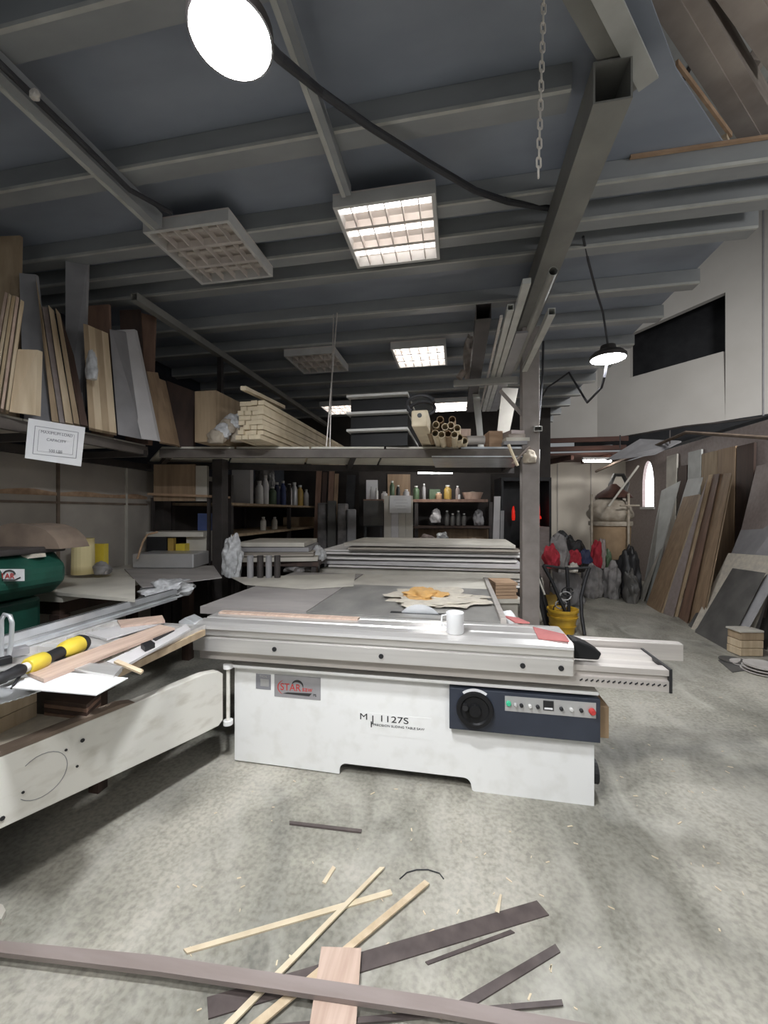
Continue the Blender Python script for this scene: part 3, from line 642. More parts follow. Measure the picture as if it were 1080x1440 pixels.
MB().prism([V((-1.60, 2.07, .80)), V((-1.50, 2.07, .80)), V((-1.50, 2.07, .87)), V((-1.56, 2.07, .895)), V((-1.60, 2.07, .87))], (0, .09, 0)).build('carriage_clamp', 'steel', saw, bevel=.004)
MB().tube([W(2, 925, 1.72), W(2, 872, 1.72), W(6, 864, 1.72), W(14, 866, 1.72), W(17, 876, 1.72), W(16, 905, 1.72), W(12, 922, 1.72)], .009, 10).build('clamp_handle', 'steel', fn, smooth=60)
# lower support shelf carried on the arm
one('support_board', 'tan board lying on the swing arm under the crosscut table', 'board',
    MB().prism([h0 + da * .95 + na * .07 + V((0, 0, .575)), h0 + da * 1.8 + na * .07 + V((0, 0, .575)), h0 + da * 1.8 + na * .75 + V((0, 0, .575)), h0 + da * .95 + na * .75 + V((0, 0, .575))], (0, 0, .02)), 'palesaw')
g = T('pallet_trestle', 'dark low trestle under the crosscut table of the saw', 'trestle', (-2.1, 1.45, 0))
MB().b2((-2.6, 1.0, .54), (-1.86, 1.9, .573)).build('top', 'darkbrown', g)
for x, y in ((-2.55, 1.05), (-1.92, 1.05), (-2.55, 1.85), (-1.92, 1.85)): MB().b2((x - .03, y - .03, 0), (x + .03, y + .03, .54)).build('leg', 'darkbrown', g)

# ================================================================ THINGS ON THE CROSSCUT TABLE
ZT = TZ + .002
def flat(name, label, cat, q, z, th, m, group=None, **k):
    return one(name, label, cat, MB().prism([Z(x, y, z + th) - V((0, 0, th)) for x, y in q], (0, 0, th)), m, group, **k)
flat('board_offcut', 'long pale pink oak offcut lying diagonally across the crosscut table', 'board', ((38, 945), (225, 878), (246, 883), (62, 955)), ZT + .012, .014, 'pinkoak')
flat('board_offcut', 'white laminate offcut at the inner end of the crosscut table', 'board', ((120, 890), (205, 870), (228, 875), (150, 898)), ZT, .010, 'whiteboard')
flat('board_offcut', 'small pale offcut near the carriage clamp', 'board', ((165, 872), (228, 865), (232, 873), (170, 880)), ZT + .011, .012, 'pinkoak')
flat('board_offcut', 'white edge board along the right side of the crosscut table', 'board', ((150, 930), (262, 878), (268, 884), (172, 938)), ZT, .010, 'whiteboard')
flat('aluminium_block', 'grey aluminium block under the pink oak offcut', 'block', ((90, 938), (110, 930), (172, 937), (160, 950)), ZT + .0, .02, 'alu')
flat('wood_offcut', 'small pale stick poking past the edge of the crosscut table', 'stick', ((160, 930), (166, 927), (202, 942), (198, 946)), ZT + .012, .008, 'pine')
flat('stop_block', 'black and silver stop block on the white edge board', 'stop', ((198, 905), (212, 900), (218, 904), (204, 910)), ZT + .012, .022, 'black')
flat('flat_bar', 'thin black bar lying on the white edge board', 'bar', ((215, 898), (242, 884), (245, 886), (219, 900)), ZT + .012, .005, 'black')
flat('sheet_of_paper', 'white paper sheet overhanging the near edge of the crosscut table', 'paper', ((-40, 962), (92, 945), (180, 953), (135, 977)), ZT + .006, .004, 'paper')
dc_ = Z(2, 962, .802)
tr_ = one('saw_disc', 'loose steel circular saw blade with fine teeth under the paper', 'saw blade', MB().prism([V((dc_.x + .03 + (.19 - .006 * (k % 2)) * math.cos(2 * math.pi * k / 120), dc_.y - .02 + (.19 - .006 * (k % 2)) * math.sin(2 * math.pi * k / 120), .798)) for k in range(120)], (0, 0, .004)), 'steel')
sk = T('disc_box', 'flat wooden box under the loose steel saw disc', 'box', (dc_.x, dc_.y - .05, .60))
for k, z0 in enumerate((.60, .665, .73)): MB().b2((dc_.x - .20 + .02 * k, dc_.y - .10, z0), (dc_.x + .0, dc_.y + .14, z0 + .062)).build('layer', 'pine', sk)
for k in range(4):
    flat('veneer_block', 'dark red brown block stacked on the swing arm, %s from the bottom' % ORD[k], 'block', ((62, 1002 - 6 * k), (85, 983 - 5 * k), (142, 988 - 5 * k), (122, 1009 - 6 * k)), .597 + .018 * k, .016, 'darkbrown' if k % 2 else 'redply', 'red brown blocks on the swing arm')
flat('cardboard_sheet', 'flat tan cardboard sheet lying beside the swing arm', 'cardboard', ((-30, 1052), (18, 1000), (112, 1010), (-10, 1068)), .597, .004, 'palesaw')
# cordless drill style router: yellow and black tool lying on the table
dr = T('power_drill', 'yellow and black power drill lying on the crosscut table', 'drill', Z(70, 925, ZT))
a, b = Z(-8, 958, ZT + .05), Z(118, 903, ZT + .045); ax = (b - a); Ln = ax.length; ax.normalize(); rot = ax.to_track_quat('Z', 'Y').to_matrix()
def dl(nm, m, s0, s1, prof, sm=40): return MB().lathe([(r, s0 * Ln + (s1 - s0) * Ln * t) for r, t in prof], a, 22, rot).build(nm, m, dr, smooth=sm)
dl('chuck', 'black', .0, .26, [(.001, 0), (.014, 0), (.02, .12), (.022, .3), (.018, .32), (.021, .6), (.024, .9), (.018, 1), (.001, 1)])
dl('collar', 'whitepaint', .26, .30, [(.001, 0), (.019, 0), (.019, 1), (.001, 1)])
dl('gear_housing', 'yellow', .30, .50, [(.001, 0), (.026, .02), (.032, .15), (.034, .5), (.032, .9), (.026, 1), (.001, 1)])
dl('grip_band', 'black', .50, .68, [(.001, 0), (.025, 0), (.024, .5), (.026, 1), (.001, 1)])
dl('motor_housing', 'yellow', .68, .92, [(.001, 0), (.026, .02), (.037, .2), (.041, .6), (.039, 1), (.001, 1)])
dl('vent_cap', 'black', .92, 1.0, [(.001, 0), (.040, 0), (.041, .4), (.034, .95), (.030, .7), (.001, .75)])
MB().cyl(a + ax * Ln * .25 + V((0, 0, -.015)), a + ax * Ln * .22 + V((.035, -.05, -.042)), .006, .004, 8).build('side_lever', 'black', dr)
MB().prism([a + ax * Ln * .55 + V((0, 0, -.02)), a + ax * Ln * .72 + V((0, 0, -.02)), a + ax * Ln * .76 + V((-.03, .05, -.045)), a + ax * Ln * .60 + V((-.03, .05, -.045))], (.02, .012, 0)).build('handle', 'black', dr, bevel=.005)
cl = T('bar_clamp', 'grey clamp bar with black jaw at the left end of the fence', 'clamp', Z(10, 925, ZT))
MB().box(Z(6, 920, ZT + .02), (.16, .05, .035), Matrix.Rotation(1.2, 3, 'Z')).build('bar', 'greyboard', cl, bevel=.004)
MB().box(Z(2, 930, ZT + .05), (.06, .03, .03), Matrix.Rotation(1.2, 3, 'Z')).build('jaw', 'black', cl, bevel=.004)

# cup on the carriage
cb = Z(640, 890, .867); cup = T('cup', 'white cup standing on the aluminium carriage', 'cup', cb)
MB().lathe([(.001, 0), (.040, 0), (.045, .006), (.047, .11), (.044, .112), (.041, .108), (.040, .012), (.001, .01)], cb, 28).build('body', 'paper', cup, smooth=40)
MB().tube([cb + V((-.045, 0, .095)), cb + V((-.068, 0, .09)), cb + V((-.072, 0, .06)), cb + V((-.064, 0, .035)), cb + V((-.044, 0, .03))], .005, 8).build('handle', 'paper', cup, smooth=60)
# ================================================================ small generators
RC = Matrix.Rotation(TH, 3, 'Z')                          # things squared up to the viewer's line of sight
def pbox(name, label, cat, r, d, t, m, group=None, rz=0, bevel=0, z=None):
    x0, y0, x1, y1 = r; c = W((x0 + x1) / 2, y1, d); wd = (x1 - x0) * d / F; h = (y1 - y0) * d / F
    if z is not None: h += c.z - z; c.z = z
    rot = RC @ Matrix.Rotation(rz, 3, 'Z')
    return one(name, label, cat, MB().box(c + rot @ V((0, t / 2, h / 2)), (wd, t, h), rot), m, group, bevel=bevel)
def pjar(name, label, cat, px, y0, y1, d, wpx, m, group=None, z=None, cap=None):
    c = W(px, y1, d); h = (y1 - y0) * d / F; r = wpx * d / F / 2
    if z is not None: h += c.z - z; c.z = z
    c = c + RC @ V((0, r, 0))
    t = T(name, label, cat, c, group)
    MB().lathe([(.001, 0), (r * .92, 0), (r, h * .05), (r, h * .68), (r * .75, h * .8), (r * .5, h * .84), (r * .5, h * .9), (.001, h * .9)], c, 14).build('body', m, t, smooth=40)
    MB().lathe([(.001, h * .9), (r * .55, h * .9), (r * .55, h), (.001, h)], c, 14).build('cap', cap or 'whitepaint', t); return t
def lump(name, label, cat, r, d, t, m, seed, z=None, amp=.16, freq=1.8, group=None):
    x0, y0, x1, y1 = r; c = W((x0 + x1) / 2, y1, d); wd = (x1 - x0) * d / F; h = (y1 - y0) * d / F
    if z is not None: h += c.z - z; c.z = z
    return one(name, label, cat, MB().lump(c + RC @ V((0, t / 2, 0)), (wd, t, h), amp, freq, 4, seed), m, group, smooth=50)

# ================================================================ BOARDS LEANING ON THE LEFT LOFT
ZB = 2.10; Gb = 'boards leaning on the left loft'
LB = [
 ('tall dull brown board at the far left end of the loft', ((-22, 590), (23, 594), (28, 331), (-18, 333)), 'pinedark', .15, .02),
 ('pine board edge slanting left, rightmost of the fan at the left end', ((8, 576), (12, 577), (34, 424), (29, 421)), 'pine', .02, .12),
 ('pine board edge slanting left, second from the right in the left fan', ((1, 574), (5, 575), (27, 419), (23, 416)), 'pinkoak', .02, .12),
 ('pine board edge slanting left, third from the right in the left fan', ((-6, 573), (-2, 573), (22, 416), (17, 415)), 'pine', .02, .12),
 ('pine board edge slanting left, fourth from the right in the left fan', ((-14, 572), (-9, 572), (16, 415), (12, 412)), 'batten', .02, .12),
 ('pine board edge slanting left, last of the left fan at the frame edge', ((-22, 571), (-17, 571), (11, 412), (7, 410)), 'pinkoak', .02, .12),
 ('short wide pine board standing in front of the left fan', ((13, 579), (50, 584), (53, 492), (25, 491)), 'pine', .03, .03),
 ('grey brown board leaning behind the short wide pine board', ((34, 592), (72, 594), (50, 386), (27, 384)), 'greyboard', .10, .02),
 ('long pale board edge leaning right beside the short wide pine board', ((73, 592), (83, 594), (58, 432), (50, 388)), 'pinedark', .06, .10),
 ('dark narrow board between the pale leaning edges', ((84, 594), (92, 595), (67, 432), (59, 431)), 'mauve', .06, .10),
 ('pale pine edge leaning right, brighter one by the dark narrow board', ((92, 594), (103, 596), (76, 437), (68, 429)), 'pine', .05, .10),
 ('pale pine edge leaning right, shorter one before the dark gap', ((104, 595), (112, 597), (85, 442), (78, 433)), 'pinedark', .05, .10),
 ('dark strip filling in the shaded gap left of the layered pine boards', ((113, 597), (124, 599), (104, 500), (86, 445)), 'darkbrown', .06, .08),  # dark filler in place of the shade between boards
 ('tall grey board standing upright above the leaning pine edges', ((92, 604), (115, 606), (123, 361), (92, 364)), 'greyboard', .12, .02),
 ('layered pine board by the grey upright, first of four from the left', ((125, 601), (134, 603), (124, 457), (117, 455)), 'pinedark', .04, .12),
 ('layered pine board, second of four from the left', ((134, 603), (144, 605), (133, 461), (124, 457)), 'pine', .04, .12),
 ('layered pine board, third of four from the left', ((144, 605), (154, 607), (143, 465), (133, 461)), 'pinedark', .04, .12),
 ('layered pine board, last of four beside the grey laminate', ((154, 607), (164, 609), (152, 469), (143, 465)), 'pine', .04, .12),
 ('red brown board rising behind the layered pine boards', ((128, 612), (157, 614), (153, 428), (122, 430)), 'redply', .10, .02),
 ('grey laminate panel leaning left of the bright white panel', ((166, 611), (201, 618), (175, 466), (154, 463)), 'greyboard', .05, .02),
 ('bright white laminate panel leaning on the left loft', ((199, 617), (222, 620), (189, 463), (164, 464)), 'whiteboard', .05, .03),
 ('dark brown board behind the white panel, left one', ((176, 622), (206, 624), (196, 435), (168, 436)), 'darkbrown', .10, .02),
 ('dark brown board behind the white panel, right one tilted the other way', ((196, 625), (212, 626), (218, 445), (199, 440)), 'redply', .10, .02),
 ('brown slat leaning right of the white panel', ((224, 621), (246, 625), (222, 524), (206, 522)), 'brownply', .05, .1),
 ('narrow brown slat leaning next to the dark board', ((246, 625), (253, 627), (233, 536), (223, 532)), 'brownply', .05, .1),
 ('dark board between the brown slats and the pale pack', ((250, 629), (272, 631), (273, 550), (234, 535)), 'darkbrown', .10, .03),
]
for lab, q_, m, ln, ex in LB:
    leanboard('leaning_board', lab, 'board', q_, ZB, m, ln, ex if ex >= .05 else (0, ex, 0), Gb)
lump('plastic_wrap', 'crumpled clear plastic hanging on the layered pine boards', 'plastic', (117, 492, 134, 532), 2.72, .05, 'plastic', 4)
sg = W(78, 623, 2.55)
s_ = T('load_sign', 'white capacity notice hanging from the left loft rail', 'sign', sg)
c0, c1, c2, c3 = W(40, 588, 2.38), W(120, 601, 2.62), W(114, 656, 2.62), W(35, 644, 2.38)
uu = (c1 - c0).normalized(); vv = (c0 - c3).normalized(); nn_ = uu.cross(vv).normalized()
MB().prism([c0, c1, c2, c3], nn_ * -.004).build('sheet', 'paper', s_)
RS = Matrix((uu, vv, nn_)).transposed(); cc = (c0 + c1 + c2 + c3) / 4
for k, (tx, up) in enumerate((('MAXIMUM LOAD', .055), ('CAPACITY', .012), ('500 LBS', -.055))):
    text('notice_text', tx, 'inkgrey', cc + vv * up + nn_ * .001, .018, RS, s_, squeeze=.85)
def frame_lines(ins, th):
    mb = MB(); Wd, Hh = (c1 - c0).length / 2 - ins, (c0 - c3).length / 2 - ins
    for a, b, sx, sy in ((0, Hh, Wd * 2, th), (0, -Hh, Wd * 2, th), (Wd, 0, th, Hh * 2), (-Wd, 0, th, Hh * 2)):
        mb.box(cc + uu * a + vv * b + nn_ * .001, (sx, sy, .001), RS)
    return mb
frame_lines(.035, .003).build('border_line', 'inkgrey', s_); frame_lines(.055, .0015).build('border_line', 'inkgrey', s_)

# ================================================================ THINGS ON THE LONG LOFT
p0_ = Z(334, 618, 2.115); bw, bh = .056, .040
for L_ in range(8):
    for c_ in range(4):
        dx = .02 * math.sin(L_ * 2.3 + c_) ; dy = .05 * noise.noise(V((L_ * .7, c_ * 1.3, 4)))
        off = (0 if L_ else -.02)
        one('wood_batten', 'cream timber batten in the tall end-on bundle on the loft', 'batten',
            MB().box((p0_.x + bw * (c_ + .5) + off + dx * .3 + (.02 * L_ / 8), p0_.y + 1.25 + dy, 2.112 + bh * (L_ + .5)), (bw - .004, 2.5, bh - .004)), 'batten', 'cream battens bundled on the loft')
ta, tb_ = W(342, 551, 3.12), W(398, 577, 3.9)
one('wood_batten', 'loose cream batten tilted up on top of the batten bundle', 'batten', MB().box((ta + tb_) / 2 + V((0, 0, .03)), (.045, (tb_ - ta).length, .03), (tb_ - ta).to_track_quat('Y', 'Z').to_matrix()), 'batten')
pk = W(274, 626, 3.45)
one('board_pack', 'pale brown pack of boards beside the cream battens', 'pack', MB().box((pk.x + .10, pk.y + 1.0, 2.115 + .22), (.20, 2.0, .44)), 'pinedark')
for k in range(6):
    x0 = 288 + k * 8; y1 = 622 - (k * 7) % 26
    lump('wrapping_scrap', 'crumpled pale wrapping scrap between the pack and the battens, %s from the left' % ORD[k], 'wrapping', (x0, y1 - 22, x0 + 26, y1), 3.36 + .02 * k, .10, 'plastic' if k % 2 else 'palecloth', 10 + k, group='wrapping scraps on the loft')
for k in range(3):
    z0 = 2.112 + k * .155; a = Z(491, 627, 2.112); b = Z(574, 627, 2.112)
    t = T('black_panel_stack', 'stack of black gloss panels with a white front edge, %s from the bottom' % ORD[k], 'panel', (a + b) / 2 + V((0, 0, z0 - 2.112)), 'black panel stacks on the loft')
    MB().b2((a.x, a.y + .06, z0), (b.x, a.y + 1.1, z0 + .125)).build('panels', 'blackgloss', t)
    MB().b2((a.x - .02, a.y - .02, z0 + .128), (b.x + .01, a.y + 1.0, z0 + .148)).build('white_edge_board', 'whitepaint', t)
pn_ = W(590, 588, 2.88)
t = T('timber_post', 'thick pale timber with a drilled end sticking out over the loft rail', 'timber', pn_)
d_ = V((0.03, 1, 0)).normalized()
MB().box(pn_ + V((0, .75, 0)), (.12, 1.5, .12)).build('beam', 'batten', t, bevel=.012)
MB().cyl(pn_ + V((0, -.002, .02)), pn_ + V((0, .001, .02)), .017, seg=14).build('drilled_hole', 'black', t)
MB().tube([W(572 + 18 + 20 * math.cos(a), 566 - 12 * math.sin(a), 3.3) + V((0, .03 * a, 0)) for a in [k * .45 for k in range(26)]], .016, 8).build('dummy', 'cable')
o = bpy.data.objects['dummy']; o.name = 'cable_coil'; tag(o, 'black cable coil lying behind the drilled timber end', 'cable')
TB = [(603, 606), (612, 609), (621, 611), (630, 610), (639, 611), (613, 597), (619, 590), (626, 600), (634, 598), (636, 590), (643, 602)]
for k, (x, y) in enumerate(TB):
    p = W(x, y, 3.15)
    one('cardboard_tube', 'cardboard tube in the loft bundle, %s' % (ORD[k] + ' from left in bottom row' if k < 5 else ORD[k - 5] + ' of the upper rows'), 'tube', MB().pipe(p, p + V((0, 1.6, 0)), .028, .004), 'batten' if k % 3 else 'card', 'cardboard tubes on the loft', smooth=40)
for k, (x, y, d) in enumerate(((646, 615, 3.3), (653, 620, 3.5))):
    p = W(x, y, d); one('cardboard_tube', ('short cardboard tube at the right foot of the bundle', 'lowest cardboard tube with dark mouth at the far right of the bundle')[k], 'tube', MB().pipe(p, p + V((0, 1.2, 0)), .03, .004), 'batten', 'cardboard tubes on the loft', smooth=40)
pbox('wood_block', 'orange brown wooden block on the loft near the column', 'block', (688, 606, 707, 627), 3.75, .2, 'rawwood', z=2.112)
pbox('wood_block', 'pale wooden block beside the cardboard tubes', 'block', (641, 603, 662, 613), 3.95, .12, 'pinkoak')
one('steel_drum', 'grey steel cylinder lying on the loft between tubes and block', 'cylinder', MB().cyl(W(657, 619, 3.8), W(681, 619, 3.8), .042, seg=20), 'alu2', smooth=40)
for k in range(4):
    pbox('board_scrap', 'grey board scrap in the small pile by the column, %s from the bottom' % ORD[k], 'board', (709 + 3 * k, 620 - 5 * k, 741 + (k % 2) * 4, 625 - 5 * k), 3.62, .35, ('greyboard', 'dusty', 'timber', 'mauve')[k], 'grey scraps by the column', rz=.1 * k - .1)
one('steel_offcut', 'short open square steel tube resting by the column above the loft', 'steel tube', MB().hollow(W(757, 603, 3.55), W(740, 601, 4.3), .07, .045, .006, .2), 'edge')
leanboard('pale_board', 'pale ribbed board standing at the back right of the loft', 'board', ((699, 610), (716, 610), (729, 546), (706, 545)), 2.11, 'dusty', .02, (0, .03, 0), d=4.05)
one('steel_channel', 'pale steel channel upright hanging left of the ribbed board', 'channel', MB().prism([W(664, 546, 4.3), W(674, 546, 4.3), W(682, 641, 4.3), W(674, 641, 4.3)], (.0, .05, 0)), 'edge')
# pipe rack
rk = T('pipe_rack', 'steel bracket arm on the column carrying pipes overhead', 'bracket', W(690, 537, 3.8))
ra, rb = PY(638, 537, 3.86), PY(728, 537, 3.86)
MB().box((ra + rb) / 2, ((rb - ra).length, .05, .055)).build('arm', 'beam', rk)
MB().tube([W(703, 549, 3.7), W(734, 583, 3.7)], .022, 4).build('brace', 'rail', rk)
MB().cyl(W(645, 532, 3.75), W(652, 522, 3.75), .03, seg=10).build('arm_end', 'timber', rk)
zc = ra.z + .03
def pipe(lab, px, py, z, w_, h_, m, kind='sq', yend=5.2):
    p = Z(px, py, z); e_ = V((p.x, yend, z)); mb = MB()
    mb.pipe(p, e_, w_ / 2, .003) if kind == 'r' else (mb.hollow(p, e_, w_, h_, .004, .3) if kind == 'sq' else mb.b2((p.x - w_ / 2, p.y, z - h_ / 2), (p.x + w_ / 2, yend, z + h_ / 2)))
    one('overhead_pipe', lab, 'pipe', mb, m, 'lengths lying on the pipe rack', smooth=40 if kind == 'r' else None)
pipe('dark open square tube lying on the pipe rack at the left', 680, 438, zc + .052, .10, .10, 'darksteel')
pipe('thin pale rod on the pipe rack', 705, 445, zc + .012, .018, .018, 'alu2', 'bar')
pipe('white square tube on the pipe rack beside the thin rod', 718, 432, zc + .021, .04, .04, 'edge')
pipe('longest white flat channel on the pipe rack', 741, 395, zc + .016, .045, .03, 'edge', 'bar')
pipe('wide grey plank on the pipe rack', 734, 467, zc + .008, .085, .016, 'greyboard', 'bar')
pipe('round steel pipe with open end under the roof beam', 778, 381, zc + .03, .05, .05, 'beam', 'r', 3.78)
pipe('pale square pipe with open end reaching the column', 776, 438, zc + .02, .045, .045, 'edge', 'sq', 3.78)
one('dark_bundle', 'dark rusty cable bundle beside the open dark tube', 'bundle', MB().lump(W(661, 530, 3.9), (.14, .3, .40), .2, 2, 3, 5), 'timber', smooth=50)
for k, (a, b, r_) in enumerate((((715, 625), (728, 655), .014), ((745, 628), (720, 652), .010), ((758, 632), (757, 660), .010))):
    one('splinter_stick', ('pale stick hooked on the loft rail beside the column', 'thin dark twig crossing the loft corner', 'white thin stick hanging behind the column')[k], 'stick', MB().cyl(W(*a, (3.55, 3.6, 3.83)[k]), W(*b, (3.55, 3.6, 3.83)[k]), r_, seg=7), ('batten', 'timber', 'whitepaint')[k])
lump('rag', 'pale rag tied round the column at loft height', 'rag', (738, 632, 757, 650), 3.56, .10, 'palecloth', 21, amp=.12)

# ================================================================ LEFT WALL SHELVING AND BENCH
sh = T('wall_shelving', 'long dark wooden shelving along the left wall under the loft', 'shelving', (-3.05, 5.6, 0))
for zz, m in ((1.62, 'pinedark'), (1.24, 'pinedark'), (.86, 'darkbrown')): MB().b2((-3.48, 4.32, zz - .03), (-2.62, 7.7, zz)).build('shelf', m, sh)
for y in (4.32, 6.0, 7.65):
    for x in (-3.45, -2.66): MB().b2((x - .025, y, 0), (x + .025, y + .05, 1.95)).build('upright', 'darksteel', sh)
MB().b2((-3.49, 4.32, .02), (-3.482, 7.7, 1.95)).build('back_panel', 'wall_back', sh)
def onsh(px, y, z, x): return PX(px, y, x)
def shelf_d(px, x=-2.8): a = (px - 540) / F; return x / (a * CS - SN)
pbox('white_carton', 'tall white board box on the upper wall shelf', 'box', (326, 657, 352, 699), shelf_d(338), .12, 'whiteboard', z=1.621)
pbox('brown_carton', 'brown cardboard sheet on the shelf end behind the corner column', 'cardboard', (216, 653, 274, 694), 4.36, .03, 'brownply', z=1.63)
pbox('dirty_sheet', 'small pale dirty panel beside the brown cardboard sheet', 'sheet', (275, 655, 291, 692), 4.38, .05, 'dusty', z=1.63)
sb = T('end_shelf', 'short wooden shelf between the wall column and the corner column', 'shelf', W(250, 696, 4.35))
MB().prism([W(207, 693, 4.3), W(292, 696, 4.3), W(292, 696, 4.3) + V((0, .5, 0)), W(207, 693, 4.3) + V((0, .5, 0))], (0, 0, -.025)).build('board', 'rawwood', sb)
for px in (210, 290): MB().box(W(px, 700, 4.33) + V((0, .05, -.75)), (.03, .03, 1.5)).build('leg', 'darksteel', sb)
pbox('blue_box', 'small blue box on the dark end shelf', 'box', (278, 722, 296, 750), 4.6, .14, 'blue', z=1.26)
it = [('paint_tin', 'white', 363, 676, 705, 11), ('bottle', 'paper', 372, 668, 706, 9), ('tin', 'greenjar', 381, 684, 707, 12), ('bottle', 'bluecloth', 388, 678, 709, 9), ('bottle', 'blue', 397, 676, 709, 8),
      ('bottle', 'whitepaint', 406, 680, 710, 8), ('jar', 'silverplate', 413, 678, 710, 9), ('jar', 'amber', 421, 682, 711, 9), ('bottle', 'paper', 430, 688, 712, 7), ('tin', 'card', 306, 684, 702, 9), ('jar', 'greencloth' if 0 else 'amber', 316, 688, 702, 7)]
for k, (nm, m, px, y0_, y1_, wp) in enumerate(it):
    pjar(nm if nm != 'tin' else 'paint_tin', 'small %s standing on the upper wall shelf, %s from the left' % ({'amber': 'amber jar', 'greenjar': 'green tin', 'card': 'brown tin'}.get(m, {'white': 'white tin', 'paper': 'white bottle', 'blue': 'blue bottle', 'bluecloth': 'dark blue bottle', 'whitepaint': 'cream bottle', 'silverplate': 'silver jar'}.get(m, m)), ORD[sorted(range(len(it)), key=lambda i: it[i][2]).index(k)]), 'jar', px, y0_, y1_, shelf_d(px), wp, m, 'jars and bottles on the wall shelf', z=1.621)
lump('rag_pile', 'dark tangled rags at the back of the upper wall shelf', 'rag', (352, 660, 385, 705), shelf_d(366, -3.15), .3, 'greycloth', 31, z=1.621, amp=.25)
lump('spotted_bag', 'black and white spotted bag on the upper wall shelf', 'bag', (374, 666, 386, 690), shelf_d(380, -2.95), .1, 'plastic', 32, amp=.2)
pbox('flat_carton', 'wide brown carton on the lower wall shelf', 'carton', (398, 727, 440, 746), shelf_d(420, -2.95), .18, 'card', z=1.241)
pjar('jar', 'tall pale jar on the lower wall shelf, left of the brown carton', 'jar', 369, 727, 747, shelf_d(369), 8, 'dusty', z=1.241)
pjar('jar', 'second pale jar on the lower wall shelf', 'jar', 385, 727, 747, shelf_d(385), 8, 'dusty', z=1.241)
for k in range(4):
    pbox('sheet_pile', 'grey board sheet heaped on the low shelf by the corner column, %s from the bottom' % ORD[k], 'board', (318 + 5 * k, 784 - 7 * k, 446 - 6 * k, 790 - 7 * k), 4.25, .7, ('dusty', 'sheetsdim', 'greyboard', 'dusty')[k], 'sheets by the corner column', rz=.12 - .05 * k)
cs = T('sheet_stand', 'dark trestle carrying the grey heaped sheets', 'trestle', W(385, 850, 4.3))
a_ = W(385, 790.5, 4.3)
MB().box(a_ + RC @ V((0, .38, -.025)), (.95, .7, .05), RC).build('top', 'darkbrown', cs)
for sx in (-.42, .42):
    for sy in (.08, .66): MB().box(V((a_.x, a_.y, (a_.z - .05) / 2)) + RC @ V((sx, sy, 0)), (.05, .05, a_.z - .05), RC).build('leg', 'darksteel', cs)
lump('plastic_film', 'silver crumpled plastic film hanging by the corner column', 'plastic', (309, 755, 336, 812), 3.86, .16, 'plastic', 35, z=.869, amp=.22, freq=2.4)
for k, px in enumerate((352, 366, 378, 390)):
    one('dark_pipe', 'dark pipe stub standing under the heaped sheets, %s from the left' % ORD[k], 'pipe', MB().cyl(W(px, 800, 3.85) - V((0, 0, .35)), W(px, 781, 3.85), .03, seg=12), 'darksteel' if k % 2 else 'greyboard', 'pipe stubs')
# bench along the left wall
bn = T('side_bench', 'long workbench along the left wall with a pale overhanging board', 'bench', (-3.05, 3.1, 0))
MB().b2((-3.45, 2.25, .90), (-2.62, 3.74, .945)).build('top', 'dusty', bn)
MB().b2((-3.40, 2.3, .80), (-2.70, 3.7, .90)).build('apron', 'darkbrown', bn)
for x in (-3.38, -2.72):
    for y in (2.32, 3.66): MB().b2((x - .04, y - .04, 0), (x + .04, y + .04, .80)).build('leg', 'darkbrown', bn)
flat('bench_board', 'loose pale board on the left bench with its edge towards the saw', 'board', ((22, 828), (62, 812), (190, 814), (190, 842)), .947, .022, 'dusty')
flat('cover_sheet', 'thin grey brown sheet spread from the bench towards the corner column', 'sheet', ((175, 800), (300, 795), (312, 812), (200, 826)), .95, .006, 'greysheet')
yb = W(122, 808, 3.5)
one('strip_bundle', 'upright bundle of pale yellow strips on the left bench', 'bundle', MB().cyl(W(117, 807, 3.4), W(117, 757, 3.4), .085, .08, 20), 'strip')
pbox('lime_box', 'lime green box behind the pale yellow bundle', 'box', (126, 765, 146, 792), 3.55, .06, 'yellow', z=.975)
lump('tape_roll', 'small grey crumpled packet at the foot of the yellow bundle', 'packet', (124, 791, 150, 809), 3.38, .1, 'greycloth', 41)
pbox('storage_tray', 'long silver tray on the bench with boxes inside', 'tray', (186, 779, 272, 797), 3.9, .35, 'silverplate', z=.96, bevel=.01)
pbox('black_box', 'black open box standing behind the silver tray', 'box', (206, 755, 234, 780), 4.25, .2, 'black', z=.99)
pbox('lime_box', 'lime green box right of the black open box', 'box', (247, 765, 260, 780), 4.26, .1, 'yellow', z=.99)
pbox('lime_strip', 'upright lime strip between the black box and the lime box', 'strip', (236, 757, 244, 780), 4.25, .05, 'amber', z=.99)
pbox('white_sheet', 'pale folded sheet lying over the black open box', 'sheet', (205, 748, 286, 755), 4.28, .3, 'dusty')
pbox('carton', 'pale carton at the back right of the bench', 'carton', (262, 752, 290, 775), 4.36, .15, 'dusty', z=.96)
one('bent_handle', 'thin bent copper pipe leaning on the silver tray', 'pipe', MB().tube([W(193, 786, 3.85), W(201, 762, 3.9), W(207, 752, 3.95), W(222, 748, 4.0)], .010, 7), 'rawwood')
lump('clear_bag', 'crumpled clear plastic bag at the end of the crosscut fence', 'plastic', (186, 822, 246, 846), 2.9, .4, 'plastic', 43, amp=.22, freq=2.6)
